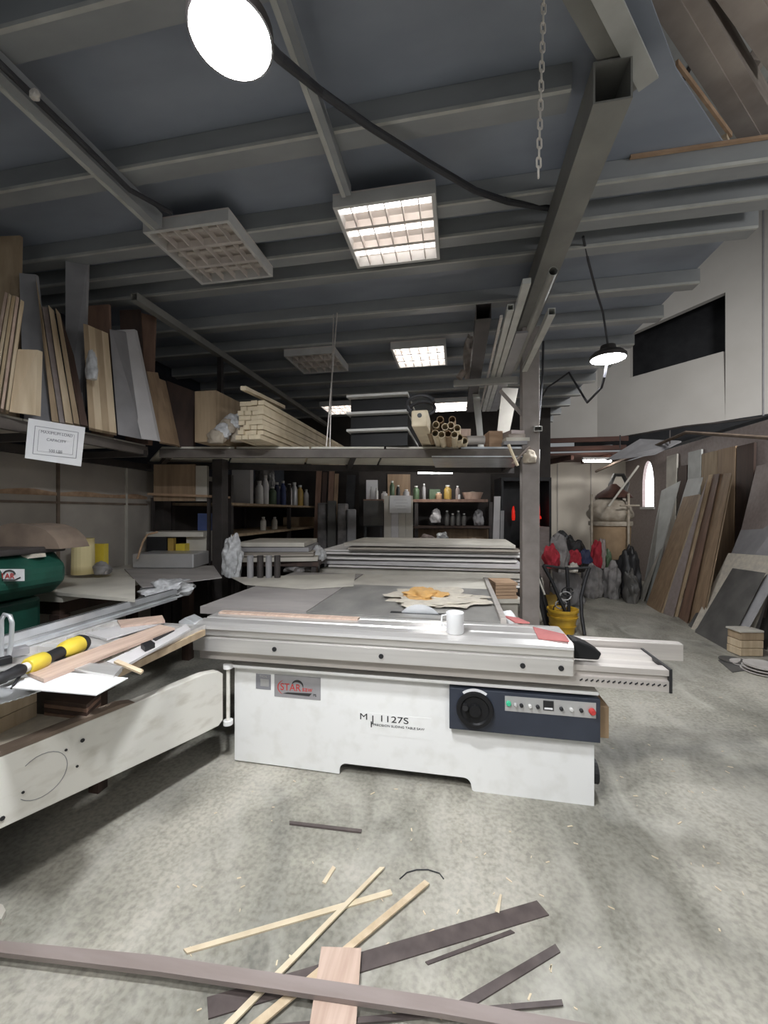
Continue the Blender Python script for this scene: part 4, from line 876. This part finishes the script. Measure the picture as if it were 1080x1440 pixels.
# green machine under a dusty cover
gm = T('planing_machine', 'dark green planing machine under a dusty brown cover', 'machine', (-2.95, 1.85, 0))
MB().b2((-3.25, 1.5, 0), (-2.62, 2.12, .98)).build('lower_body', 'green', gm, bevel=.03)
MB().prism([V((-3.25, 1.62, 1.0)), V((-2.52, 1.62, 1.0)), V((-2.43, 1.62, 1.08)), V((-2.43, 1.62, 1.18)), V((-2.52, 1.62, 1.27)), V((-3.25, 1.62, 1.30))], (0, .50, 0)).build('hood', 'green', gm, bevel=.03)
MB().b2((-3.2, 1.7, 1.262), (-2.46, 2.14, 1.30)).build('upper_body', 'darksteel', gm, bevel=.01)
cv = MB().prism([W(x, y, 2.42) for x, y in ((-10, 772), (-9, 752), (2, 741), (18, 737), (48, 739), (64, 745), (78, 758), (84, 772))], (0, .20, 0))
bmesh.ops.subdivide_edges(cv.bm, edges=cv.bm.edges[:], cuts=4, use_grid_fill=True)
for v in cv.bm.verts: v.co += V((0, 0, .018 * noise.noise(v.co * 5) if v.co.z > 1.32 else 0))
cv.build('dust_cover', 'tarp', gm, smooth=40)
MB().prism([W(3, 801, 2.28), W(14, 786, 2.30), W(34, 779, 2.34), W(52, 779, 2.36), W(53, 784, 2.36), W(36, 786, 2.34), W(22, 792, 2.30), W(12, 801, 2.28)], (0, .05, 0)).build('pale_strap', 'palesaw', gm)
lb_ = W(12, 809, 2.16)
lo_ = MB().box(lb_ + V((0, .01, 0)), (.15, .004, .065), RC).build('label_plate', 'paper', gm)
q0 = RC.inverted()
text('label_word', 'STAR', 'red', lb_ + RC @ V((-.02, .004, -.006)), .030, RC @ R_FRONT, lo_)
MB().tube([lb_ + RC @ V((x, .004, z)) for x, z in ((-.06, -.024), (.03, -.026), (.06, -.012))], .003, 5).build('label_stroke', 'ink', lo_)
MB().tube([lb_ + RC @ V((.0 + .03 * math.cos(a), .004, .004 + .022 * math.sin(a))) for a in [k * .3 for k in range(11)]], .004, 5).build('label_stroke', 'ink', lo_)
# ================================================================ SHEET STACKS UNDER THE LOFT
sk_ = T('sheet_trestle', 'low dark platform under the stacked white sheets', 'trestle', (-.1, 5.1, 0))
xs0, xs1 = PY(448, 800, 4.55).x, PY(733, 800, 4.55).x
MB().b2((xs0 + .15, 4.62, .60), (xs1, 5.7, .66)).build('top', 'darksteel', sk_)
for x in (xs0 + .25, xs1 - .1):
    for y in (4.68, 5.6): MB().b2((x - .04, y - .04, 0), (x + .04, y + .04, .60)).build('leg', 'darksteel', sk_)
zz = .662
for k in range(9):
    th = (.065, .05, .06, .045, .06, .05, .07, .04, .045)[k]
    x0 = xs0 + (.42, .36, .02, .10, .0, .05, .02, .36, .30)[k]; x1 = xs1 + (0, .02, -.02, .0, .02, -.05, .0, -.02, -.05)[k]; rz = (.02, -.015, .01, 0, -.02, .015, .0, .02, -.01)[k]
    one('sheet_stack', 'wrapped stack of pale sheets under the loft, %s layer from the bottom' % ORD[k], 'sheets',
        MB().box(((x0 + x1) / 2, 5.1 + .05 * math.sin(k * 2.4), zz + th / 2), (x1 - x0, 1.05, th - .012), Matrix.Rotation(rz, 3, 'Z')), ('sheets', 'sheets', 'dusty', 'sheets', 'whiteboard', 'sheets', 'sheets', 'sheetsdim', 'dusty')[k], 'stacked white sheets')
    if k in (1, 3, 5): pass
    zz += th
lump('film_wrap', 'torn bluish film at the left end of the sheet stacks', 'plastic', (432, 768, 456, 790), 4.5, .2, 'plastic', 51, amp=.2)
lump('wire_heap', 'tangle of dark machine parts under the left end of the sheet stacks', 'parts', (398, 780, 432, 806), 4.35, .3, 'greycloth', 52, amp=.3, freq=2.6)
flat('thin_sheet', 'thin curled pale sheet lying on the rear table of the saw', 'sheet', ((325, 812), (500, 806), (497, 824), (428, 828), (345, 822)), .872, .004, 'dusty')
for k in range(5):
    pbox('brick', 'orange brown wooden slab stacked behind the column, %s from the bottom' % ORD[k], 'block', (697, 838 - 4.6 * k, 728 - (k % 2) * 2, 842 - 4.6 * k), 4.05, .3, 'rawwood', 'orange slabs behind the column', z=(.0 if 0 else None))
st_ = T('slab_stand', 'pale stand under the orange slabs behind the column', 'stand', W(713, 842.5, 4.05))
a_ = W(713, 842.6, 4.05); MB().box(V((a_.x, a_.y, a_.z - .02)) + RC @ V((0, .16, 0)), (.32, .34, .04), RC).build('top', 'dusty', st_)
MB().box(V((a_.x, a_.y, (a_.z - .04) / 2)) + RC @ V((0, .16, 0)), (.24, .26, a_.z - .04), RC).build('body', 'dusty', st_)
lump('white_sack', 'white round paper bundle beside the table edge rail', 'bundle', (705, 862, 731, 885), 2.62, .14, 'paper', 55, z=None, amp=.08)

# ================================================================ BACK WORKBENCH
D = 6.6
wb = T('back_workbench', 'long dark workbench shelf unit at the back of the workshop', 'workbench', W(600, 830, D))
def zat(y, d=D): return H - (y - 720) / F * d
def pb_part(nm, m, r, d, t, z=None):
    x0, y0, x1, y1 = r; c = W((x0 + x1) / 2, y1, d); wd = (x1 - x0) * d / F; h = (y1 - y0) * d / F
    if z is not None: h += c.z - z; c.z = z
    return MB().box(c + RC @ V((0, t / 2, h / 2)), (wd, t, h), RC).build(nm, m, wb)
pb_part('top_shelf', 'redply', (511, 702, 686, 706), D, .6); pb_part('middle_shelf', 'darkbrown', (582, 740, 690, 743), D, .6)
pb_part('back_board', 'wall_back', (505, 662, 690, 770), D + .62, .03, 0); pb_part('bench_front', 'brownply', (582, 744, 690, 770), D + .3, .02, 0)
pb_part('bench_top', 'greyboard', (500, 768, 700, 771), D - .2, .85)
for px in (511, 583, 688): pb_part('leg', 'darksteel', (px, 706, px + 5, 830), D + .02, .05, 0)
pb_part('pin_board', 'brownply', (545, 667, 577, 700), D + .58, .02)
zs = zat(702) + .002
ITEMS = [
 ('box', 'white carton with pale lid on the back shelf, leftmost', 'paper', (515, 675, 531, 702), 0), ('jar', 'small white jar in front of the carton on the back shelf', 'whitepaint', (520, 684, 525, 702), 1),
 ('jar', 'second white jar beside the leftmost carton on the back shelf', 'whitepaint', (527, 686, 532, 702), 1), ('tin', 'white tub right of the leftmost carton on the back shelf', 'whiteboard', (536, 691, 545, 702), 1),
 ('bottle', 'dark green bottle on the back shelf before the pin board', 'greenjar', (548, 676, 555, 702), 1), ('bottle', 'black bottle on the back shelf beside the green one', 'black', (557, 682, 563, 702), 1),
 ('tin', 'grey tin on the back shelf above the paper notice', 'greyboard', (567, 688, 576, 702), 1), ('tin', 'small dull green tin right of the pin board', 'greenjar', (581, 683, 590, 702), 1),
 ('bottle', 'thin dark spray bottle in the middle of the back shelf', 'greyboard', (594, 680, 599, 702), 1), ('box', 'low green box on the back shelf', 'greenjar', (604, 688, 619, 702), 0),
 ('tin', 'orange tin beside the low green box', 'rawwood', (613, 692, 622, 702), 1), ('jar', 'amber jar standing on the back shelf', 'amber', (625, 682, 636, 702), 1),
 ('bottle', 'grey violet bottle right of the amber jar', 'mauve', (641, 683, 647, 702), 1), ('jar', 'white lidded jar left of the basket', 'paper', (642, 693, 648, 702), 1)]
for nm, lab, m, r, rd in ITEMS:
    if rd: pjar({'tin': 'paint_tin'}.get(nm, nm), lab, 'jar' if nm != 'bottle' else 'bottle', (r[0] + r[2]) / 2, r[1], r[3], D + (.1 if 'second' not in lab else .05), r[2] - r[0], m, 'jars on the back shelf', z=zs)
    else: pbox('carton' if m == 'paper' else 'storage_box', lab, 'box', r, D + .25, .2, m, 'jars on the back shelf', z=zs)
bk = W(665, 702, D + .05); bk.z = zs
t = T('woven_basket', 'round pinkish woven basket at the right end of the back shelf', 'basket', bk)
MB().lathe([(.001, 0), (.13, 0), (.18, .12), (.172, .12), (.125, .012), (.001, .012)], bk + V((0, .18, 0)), 24).build('bowl', 'pinkoak', t, smooth=30)
MB().lathe([(.001, .03), (.13, .05), (.09, .12), (.001, .14)], bk + V((0, .18, 0)), 16).build('contents', 'palecloth', t, smooth=40)
lump('white_bag', 'white plastic bag hanging under the back shelf', 'bag', (606, 716, 621, 735), D + .1, .15, 'whiteboard', 61)
lump('grey_bag', 'grey bag on the middle shelf at the right of the workbench', 'bag', (668, 717, 682, 739), D + .1, .2, 'greyboard', 62)
for k, px in enumerate((629, 637, 645, 653)): pjar('bottle', 'dim bottle on the middle workbench shelf, %s from the left' % ORD[k], 'bottle', px, 718 + k % 2 * 4, 739, D + .15, 6, 'darkboard', 'bottles on the middle shelf')
lump('plastic_heap', 'crumpled silver plastic on the back bench top', 'plastic', (614, 750, 632, 767), D - .1, .2, 'plastic', 63, amp=.3)
lump('cloth_heap', 'pale cream cloth heap on the back bench top at the right', 'cloth', (655, 758, 682, 768), D - .12, .3, 'palesaw', 64)
lump('pink_cloth', 'dusty pink cloth bundle on the back bench top', 'cloth', (590, 752, 614, 768), D - .1, .25, 'mauve', 65)
dp = T('panel_door', 'pale boarded door panel standing in front of the workbench', 'door panel', W(560, 768, 6.1))
for k in range(4):
    a0 = 540 + k * 10.2; MB().box(W(a0 + 5, 734, 6.1), (.108, .035, .80), RC).build('plank', 'dusty' if k != 1 else 'whiteboard', dp)
MB().box(W(562, 822, 6.1), (.40, .034, .98), RC).build('lower_panel', 'dusty', dp)
nt = T('paper_notice', 'white paper notice hung on the pale boarded door panel', 'notice', W(563, 721, 6.04))
MB().box(W(563, 709, 6.06), (.325, .004, .265), RC).build('sheet', 'paper', nt)
for k in range(4): MB().box(W(563 + (k % 2) * 2, 703 + 4.2 * k, 6.055), (.20 - .02 * k, .002, .006), RC).build('faint_line', 'silverplate', nt)
pbox('dark_cabinet', 'dark green grey cabinet left of the pale door panel', 'cabinet', (511, 704, 539, 740), 6.2, .3, 'darkboard', z=1.30)
cbt = T('cabinet_stand', 'thin dark stand under the dark green grey cabinet', 'stand', W(525, 830, 6.2))
for px in (514, 536):
    for dy in (.02, .27):
        c = W(px, 740, 6.2) + RC @ V((0, dy, 0)); MB().box((c.x, c.y, .64), (.03, .03, 1.28), RC).build('leg', 'black', cbt)
c = W(525, 740, 6.2) + RC @ V((0, .15, 0)); MB().box((c.x, c.y, 1.288), (.30, .30, .02), RC).build('top', 'black', cbt)
for k, (px, w_, m, tp) in enumerate(((443, 7, 'redply', 662), (452, 6, 'darkbrown', 664), (461, 7, 'redply', 661), (469, 5, 'brownply', 666), (486, 12, 'black', 668))):
    leanboard('hanging_plank', 'dark reddish plank leaning on the back wall, %s from the left' % ORD[k], 'plank', ((px - 6, 842.5), (px - 6 + w_, 842.5), (px + w_ + 2, tp), (px + 2, tp)), 0, m, .35, (0, .03, 0), 'planks at the back wall', d=6.9)
for k, (px, y0_, h_) in enumerate(((446, 707, 50), (460, 704, 52), (474, 708, 46), (488, 716, 50))):
    pbox('dark_bundle', 'dark grey bundle standing at the back left, %s from the left' % ORD[k], 'bundle', (px, y0_, px + 13, y0_ + h_), 6.4 - .05 * k, .2, ('greycloth', 'darkboard', 'greycloth', 'greyboard')[k], 'bundles at the back', rz=.2 * (k % 2) - .1, z=.0, bevel=.02)
leanboard('white_strip', 'tall narrow white strip leaning by the dark alcove', 'strip', ((690, 848), (700, 848), (704, 698), (695, 698)), 0, 'whiteboard', .1, (0, .03, 0), d=6.6)
leanboard('white_strip', 'short white strip behind the tall one by the alcove', 'strip', ((702, 848), (707, 848), (709, 718), (704, 718)), 0, 'greyboard', .05, (0, .03, 0), d=6.6)

# ================================================================ ALTAR AND FAR RIGHT
al = T('altar_cabinet', 'dark alcove cabinet with small glowing red lamps behind the column', 'cabinet', W(738, 790, 6.9))
x0_, x1_ = 706, 773; dA = 6.9; wd = (x1_ - x0_) * dA / F; zb_, zt_ = zat(772, dA), zat(674, dA); cA = W((x0_ + x1_) / 2, 720, dA)
for s in (-1, 1): MB().box(V((cA.x, cA.y, (zb_ + zt_) / 2)) + RC @ V((s * wd / 2, .2, 0)), (.04, .45, zt_ - zb_), RC).build('side_panel', 'black', al)
MB().box(V((cA.x, cA.y, zt_)) + RC @ V((0, .2, 0)), (wd + .04, .45, .06), RC).build('top_panel', 'black', al)
MB().box(V((cA.x, cA.y, (zb_ + zt_) / 2)) + RC @ V((0, .42, 0)), (wd, .02, zt_ - zb_), RC).build('back_panel', 'black', al)
MB().box(V((cA.x, cA.y, zb_ / 2)) + RC @ V((0, .2, 0)), (wd, .45, zb_), RC).build('plinth', 'darkbrown', al)
for px, y0_, y1_, w_, m in ((722, 712, 732, 3, 'redglow'), (752, 690, 734, 5, 'red'), (757, 700, 736, 3, 'redglow'), (759, 725, 730, 3, 'redglow'), (749, 735, 742, 12, 'red')):
    c = W(px, (y0_ + y1_) / 2, dA + .15); MB().lump(c - V((0, 0, (y1_ - y0_) * dA / F / 2)), (w_ * dA / F * 1.6, .06, (y1_ - y0_) * dA / F), .12, 2, 3, px).build('red_lamp', m, al, smooth=50)
pbox('grey_cabinet', 'low grey cabinet right of the column at the back', 'cabinet', (744, 741, 773, 786), 6.5, .3, 'mauve', z=0.0, bevel=.01)
dc = W(858, 832, 7.7); dc.z = 0
dcol = T('dust_collector', 'beige dust collector with cloth bag before the far cream wall', 'dust collector', dc)
MB().lathe([(.001, .62), (.30, .62), (.33, .7), (.35, 1.22), (.34, 1.25), (.001, 1.25)], dc, 28).build('lower_bag', 'card', dcol, smooth=40)
MB().lathe([(.001, 1.25), (.375, 1.25), (.38, 1.29), (.375, 1.33), (.001, 1.33)], dc, 28).build('ring', 'palecloth', dcol, smooth=40)
MB().lump(dc + V((0, 0, 1.33)), (.78, .74, .48), .06, 2.2, 4, 81).build('upper_bag', 'palecloth', dcol, smooth=50)
MB().lathe([(.001, 1.78), (.33, 1.78), (.28, 1.86), (.14, 1.96), (.05, 2.05), (.001, 2.05)], dc + V((.06, 0, 0)), 24).build('red_cap', 'redwood', dcol, smooth=40)
for a in (.4, 1.9, 3.5, 5.2): MB().cyl(dc + V((.40 * math.cos(a), .40 * math.sin(a), 0)), dc + V((.40 * math.cos(a), .40 * math.sin(a), 1.85)), .022, seg=8).build('leg', 'palecloth', dcol)
MB().cyl(dc + V((0, 0, .0)), dc + V((0, 0, .62)), .27, .30, 24).build('base', 'darksteel', dcol)
one('hose_loop', 'dark hose looping above the dust collector', 'hose', MB().tube([W(862, 700, 7.9), W(858, 682, 8.0), W(864, 668, 8.1), W(876, 668, 8.1), W(882, 680, 8.0), (W(878, 694, 7.9)), W(868, 705, 7.8)], .04, 10), 'darkboard', smooth=60)
one('slanted_pole', 'long pale pole slanting down to the dust collector', 'pole', MB().cyl(W(898, 655, 7.0), W(856, 712, 7.1), .018, seg=8), 'dusty')
one('cross_pole', 'short pale pole lying level beside the dust collector', 'pole', MB().cyl(W(872, 711, 7.2), W(899, 711, 7.2), .018, seg=8), 'palecloth')
HP = [
 ('red_backpack', 'large red bag hanging in the heap right of the column', (771, 768, 792, 800), 5.6, .3, 'redcloth', .55), ('grey_sack', 'grey sack slumped between the red bags', (782, 752, 806, 806), 5.75, .35, 'greycloth', .45),
 ('dark_helmet', 'round black bundle on top of the heap', (784, 748, 803, 764), 6.0, .2, 'blackcloth', 1.02), ('black_sack', 'black crumpled sack at the centre of the heap', (800, 760, 832, 806), 6.2, .4, 'blackcloth', .5),
 ('red_bag', 'small red bag in front of the black crumpled sack', (803, 775, 820, 795), 5.8, .15, 'redcloth', .72), ('blue_bag', 'dark blue bag beside the small red bag', (818, 773, 834, 793), 5.9, .15, 'bluecloth', .74),
 ('white_bag', 'small pale bag under the small red bag', (803, 792, 816, 806), 5.7, .15, 'dusty', .6), ('crimson_jacket', 'crimson jacket hung at the foot of the dust collector', (836, 762, 850, 800), 7.0, .2, 'redcloth', .5),
 ('violet_cloth', 'grey violet cloth beside the crimson jacket', (845, 758, 856, 800), 7.05, .2, 'mauve', .5), ('green_cloth', 'dull green cloth beside the grey violet cloth', (853, 775, 863, 806), 7.0, .2, 'greenjar', .4),
 ('rubbish_sack', 'dark rubbish sack on the floor under the crimson jacket', (826, 795, 853, 836), 6.9, .35, 'greycloth', 0.0), ('rubbish_sack', 'pale grey rubbish sack on the floor under the dust collector', (855, 790, 879, 838), 6.85, .35, 'greycloth', 0.0),
 ('rubbish_sack', 'black rubbish sack on the floor at the right of the dust collector', (881, 772, 908, 838), 6.8, .35, 'blackcloth', 0.0), ('rubbish_sack', 'small green grey sack by the leaning boards', (886, 806, 905, 842), 6.5, .3, 'darkboard', 0.0),
 ('floor_sack', 'brown sack lying on the floor right of the column', (748, 806, 772, 838), 5.4, .35, 'dusty', 0.0), ('black_box_heap', 'dark box shaped bundle under the heap of bags', (782, 800, 824, 836), 6.3, .3, 'greyboard', 0.0)]
for k, (nm, lab, r, d, t_, m, z_) in enumerate(HP):
    lump(nm, lab, 'bag', r, d, t_, m, 90 + k, z=z_ if z_ == 0 else None, amp=.2, freq=2.0)
# hose stand, buckets
bp = Z(791, 889, 0); bkt = T('bucket', 'amber plastic bucket on the floor beyond the saw', 'bucket', bp)
MB().lathe([(.001, 0), (.135, 0), (.175, .27), (.186, .27), (.186, .30), (.178, .30), (.17, .28), (.13, .012), (.001, .012)], bp, 32).build('body', 'bucket', bkt, smooth=35)
MB().lathe([(.168, .19), (.176, .19), (.182, .215), (.168, .215)], bp, 32).build('band', 'bucket', bkt, smooth=35)
MB().lathe([(.152, .09), (.158, .09), (.160, .10), (.152, .10)], bp, 32).build('band', 'bucket', bkt, smooth=35)
p_ = Z(775, 852, 0); b3 = T('bucket', 'small dull yellow pail behind the amber bucket', 'bucket', p_)
MB().lathe([(.001, 0), (.11, 0), (.13, .2), (.125, .2), (.1, .01), (.001, .01)], p_, 24).build('body', 'amber', b3, smooth=35)
hs = T('hose_trolley', 'thin black trolley frame with hoses standing behind the amber bucket', 'trolley', Z(805, 884, 0))
for k, pts in enumerate(((W(764, 795, 5.0), W(775, 815, 5.0), W(786, 840, 4.95), W(798, 866, 4.9), W(806, 878, 4.9)), (W(797, 797, 5.0), W(799, 830, 5.0), W(800, 868, 4.95)), (W(829, 798, 5.0), W(823, 816, 5.0), W(817, 840, 4.95), W(818, 866, 4.9), W(822, 893, 4.8)))):
    MB().tube(pts, .022, 8).build('frame_tube', 'black', hs, smooth=60)
MB().tube([W(765, 795, 5.0), W(797, 800, 5.02), W(829, 798, 5.0)], .016, 8).build('handle', 'black', hs)
for k in range(5): MB().tube([W(786 + 3 * k + 8 * math.cos(a), 856 + 6 * math.sin(a) - k * 6, 4.95) for a in [j * .6 for j in range(11)]], .009, 6).build('wire_loop', 'silverplate' if k % 2 else 'black', hs)
for k, (a, b) in enumerate((((744, 778), (757, 815)), ((750, 785), (764, 808)))):
    one('black_bar', 'black bar leaning right of the column, %s from the left' % ORD[k], 'bar', MB().cyl(V((W(*b, 5.2).x + .1, W(*b, 5.2).y, .03)), W(*a, 5.2), .03, seg=8), 'black', 'black bars')
one('pale_stick', 'pale stick leaning between the black bars and the floor sack', 'stick', MB().cyl(W(766, 836, 5.0), W(746, 783, 5.05), .012, seg=7), 'dusty')

# ================================================================ BOARDS ON THE RIGHT WALL
Gr = 'boards leaning on the right wall'
RB = [
 ('narrow pale offcut standing leftmost on the right wall', ((896, 840), (905, 846), (930, 771), (926, 775)), 'dusty', 0),
 ('pale grey panel leaning furthest back on the right wall', ((902, 839), (914, 848), (957, 676), (930, 690)), 'paleblue', .15),
 ('pale panel with its grey top showing above the wide brown board', ((914, 850), (934, 861), (989, 671), (967, 674)), 'paleblue', .12),
 ('wide brown board leaning on the right wall', ((909, 850), (929, 862), (984, 695), (961, 699)), 'brownply', .02),
 ('mauve brown board right of the wide brown board', ((931, 862), (947, 868), (996, 668), (983, 715)), 'mauve', .04),
 ('narrow pale edge board leaning among the brown boards', ((946, 866), (953, 868), (1003, 667), (997, 668)), 'pinedark', .02),
 ('reddish veneer board right of the narrow pale edge', ((954, 868), (967, 877), (1012, 666), (1003, 667)), 'redply', .03),
 ('tall brown grained board, rightmost of the brown ones', ((966, 874), (985, 886), (1029, 665), (1010, 666)), 'brownply', .03),
 ('short dark dusty board half hidden at the foot of the brown boards', ((968, 880), (986, 892), (1035, 800), (1012, 805)), 'darkboard', .05),
 ('tall pinkish grey board at the right edge behind the grey panel', ((1010, 880), (1070, 905), (1118, 645), (1064, 655)), 'mauve', .04),
 ('large grey panel leaning at the right edge', ((986, 882), (1060, 912), (1120, 700), (1056, 711)), 'greyboard', .12),
 ('cream bordered board below the large grey panel', ((972, 884), (1050, 916), (1100, 783), (1024, 778)), 'palesaw', .06),
 ('large dark dusty board leaning on the right wall in front', ((977, 889), (1022, 914), (1077, 806), (1030, 799)), 'darkboard', 0),
 ('pale thin edge between the wide brown board and the mauve board', ((929, 861), (932, 863), (986, 696), (983, 695)), 'pine', .0),
 ('pale thin edge in front of the reddish veneer board', ((957, 869), (960, 871), (1006, 690), (1003, 689)), 'pine', -.05),
 ('narrow dusty slat in front of the reddish veneer board', ((962, 872), (969, 876), (1012, 760), (1006, 757)), 'dusty', -.06),
 ('thin pale edge at the right of the tall grained board', ((985, 885), (988, 887), (1031, 668), (1029, 667)), 'pinedark', .02),
 ('speckled grey edge strip beside the large dark dusty board', ((1023, 913), (1035, 918), (1091, 815), (1078, 808)), 'greyboard', 0),
 ('dark board at the frame edge behind the small crate', ((1050, 902), (1078, 914), (1122, 825), (1092, 819)), 'darkboard', .05)]
for lab, q_, m, ln in RB: leanboard('wall_board', lab, 'board', q_, 0, m, ln, (.012, .022, 0), Gr)
# taller boards standing against the wall behind
for k, (x0_, x1_, y0_, m, lab) in enumerate(((936, 950, 640, 'dusty', 'pale tall upright against the right wall near the arched window'), (952, 964, 655, 'darkbrown', 'dark upright against the right wall by the arched window'),
    (966, 984, 634, 'paleblue', 'pale tall sheet against the right wall behind the brown boards'), (985, 1006, 636, 'pinedark', 'dull pine sheet against the right wall behind the brown boards'), (1007, 1032, 630, 'brownply', 'warm brown sheet against the right wall behind the tall grained board'), (1034, 1058, 625, 'darkbrown', 'big dark sheet against the right wall behind the grey panel'))):
    a, b = PX(x0_, 720, 3.93), PX(x1_, 720, 3.93); zt_ = PX((x0_ + x1_) / 2, y0_, 3.93).z
    one('upright_sheet', lab, 'board', MB().prism([V((3.90, a.y, .002)), V((3.90, b.y, .002)), V((3.95, b.y, zt_)), V((3.95, a.y, zt_))], (.03, 0, 0)), m, 'upright sheets')
cr = T('wooden_crate', 'small pale crate standing before the dark boards at the right edge', 'crate', Z(1058, 924, 0))
cb_ = Z(1058, 924, 0)
for k in range(3): MB().box(cb_ + RC @ V((.005 * k, .09, .045 + .082 * k)), (.235, .17, .076), RC).build('slat_box', 'pine' if k < 2 else 'pinedark', cr, bevel=.004)
MB().box(cb_ + RC @ V((.0, .09, .262)), (.25, .18, .02), RC).build('lid', 'dusty', cr, bevel=.004)
for k, (x, y, r_, z0) in enumerate(((1050, 935, .13, 0), (1072, 945, .16, 0), (1072, 945, .15, .025), (1074, 945, .15, .05), (1030, 930, .11, 0))):
    c = Z(x, y, 0) + V((0, 0, z0)); one('round_disc', 'pale round disc on the floor below the crate, %s' % ('at the middle', 'bottom of the pile', 'middle of the pile', 'top of the pile', 'the darkest at the left')[k], 'disc',
        MB().lathe([(.001, 0), (r_ * .8, 0), (r_, .012), (r_, .02), (r_ * .82, .012), (r_ * .5, .009), (.001, .009)], c, 30), 'darkboard' if k == 4 else 'concreteplate', 'discs on the floor', smooth=40)
flat('floor_offcut', 'flat dark scrap on the floor left of the pale discs', 'scrap', ((1010, 928), (1030, 925), (1052, 942), (1030, 945)), 0.001, .006, 'darkboard')

# ================================================================ STRIPS ON THE FLOOR IN FRONT
flat('wood_strip', 'thin cream strip lying furthest left on the floor', 'strip', ((258, 1334), (263, 1340), (552, 1257), (549, 1250)), .001, .006, 'batten')
flat('dark_strip', 'wide dark walnut strip lying right under the pink oak board', 'strip', ((291, 1402), (293, 1432), (772, 1286), (755, 1266)), .0005, .005, 'walnut')
flat('dark_strip', 'narrow dark walnut strip under the wide one', 'strip', ((598, 1352), (602, 1356), (724, 1311), (718, 1307)), .0005, .004, 'walnut')
flat('dark_strip', 'short dark walnut strip right of the long plank', 'strip', ((781, 1327), (788, 1338), (668, 1412), (636, 1412)), .0005, .005, 'walnut')
flat('dark_strip', 'thin dark walnut strip along the bottom under the plank', 'strip', ((790, 1405), (792, 1413), (400, 1448), (372, 1441)), .006, .005, 'walnut')
flat('wood_strip', 'thin cream strip crossing over the left one', 'strip', ((534, 1219), (541, 1219), (318, 1450), (304, 1450)), .0085, .006, 'batten')
flat('wood_strip', 'thin yellowish strip ending under the pink oak board', 'strip', ((597, 1237), (604, 1242), (358, 1450), (338, 1450)), .013, .006, 'pine')
flat('oak_board', 'pink oak board lying across the strips at the bottom', 'board', ((452, 1331), (508, 1333), (500, 1450), (434, 1450)), .0205, .009, 'pinkoak')
flat('long_plank', 'long mauve brown plank lying across the whole bottom foreground', 'plank', ((-60, 1317), (-60, 1332), (220, 1366), (620, 1425), (900, 1475), (900, 1452), (620, 1402), (220, 1343)), .031, .016, 'mauve')
flat('small_offcut', 'tiny pale offcut on the floor above the cream strips', 'offcut', ((453, 1240), (458, 1242), (472, 1220), (468, 1217)), .001, .006, 'batten')
flat('dark_rod', 'thin dark rod lying on the floor before the saw', 'rod', ((407, 1154), (407, 1158), (508, 1170), (509, 1166)), .001, .008, 'walnut')
flat('pale_splinter', 'pale splinter poking from behind the wide walnut strip', 'splinter', ((696, 1281), (702, 1284), (706, 1258), (703, 1257)), .001, .005, 'batten')
flat('pale_chip', 'pale chip of board at the left edge of the floor', 'chip', ((-10, 1290), (-10, 1268), (4, 1272), (8, 1280), (2, 1292)), .001, .02, 'dusty')
one('wire_curl', 'thin dark curled wire on the floor right of the cream strips', 'wire', MB().tube([Z(x, y, .003) for x, y in ((562, 1236), (572, 1227), (586, 1223), (602, 1223), (618, 1228), (624, 1236))], .0025, 5), 'cable')
rr = random.Random(5); mb = MB()
for k in range(110):
    x, y = rr.uniform(250, 1060), rr.uniform(1085, 1430) if k % 3 else rr.uniform(960, 1120)
    if k % 3 == 0: x = rr.uniform(860, 1070)
    p = Z(x, y, .0005); a = rr.uniform(0, 3.1); s = rr.uniform(.002, .006); u = V((math.cos(a), math.sin(a), 0)) * s * rr.uniform(1, 3); v_ = V((-math.sin(a), math.cos(a), 0)) * s * .5
    mb.prism([p - u - v_, p + u - v_, p + u * .7 + v_, p - u + v_], (0, 0, .002))
o = one('wood_chips', 'scattered tiny pale wood chips across the concrete floor', 'chips', mb, 'batten'); o['kind'] = 'stuff'
for o in scn.objects:
    if '_b' in o: del o['_b']
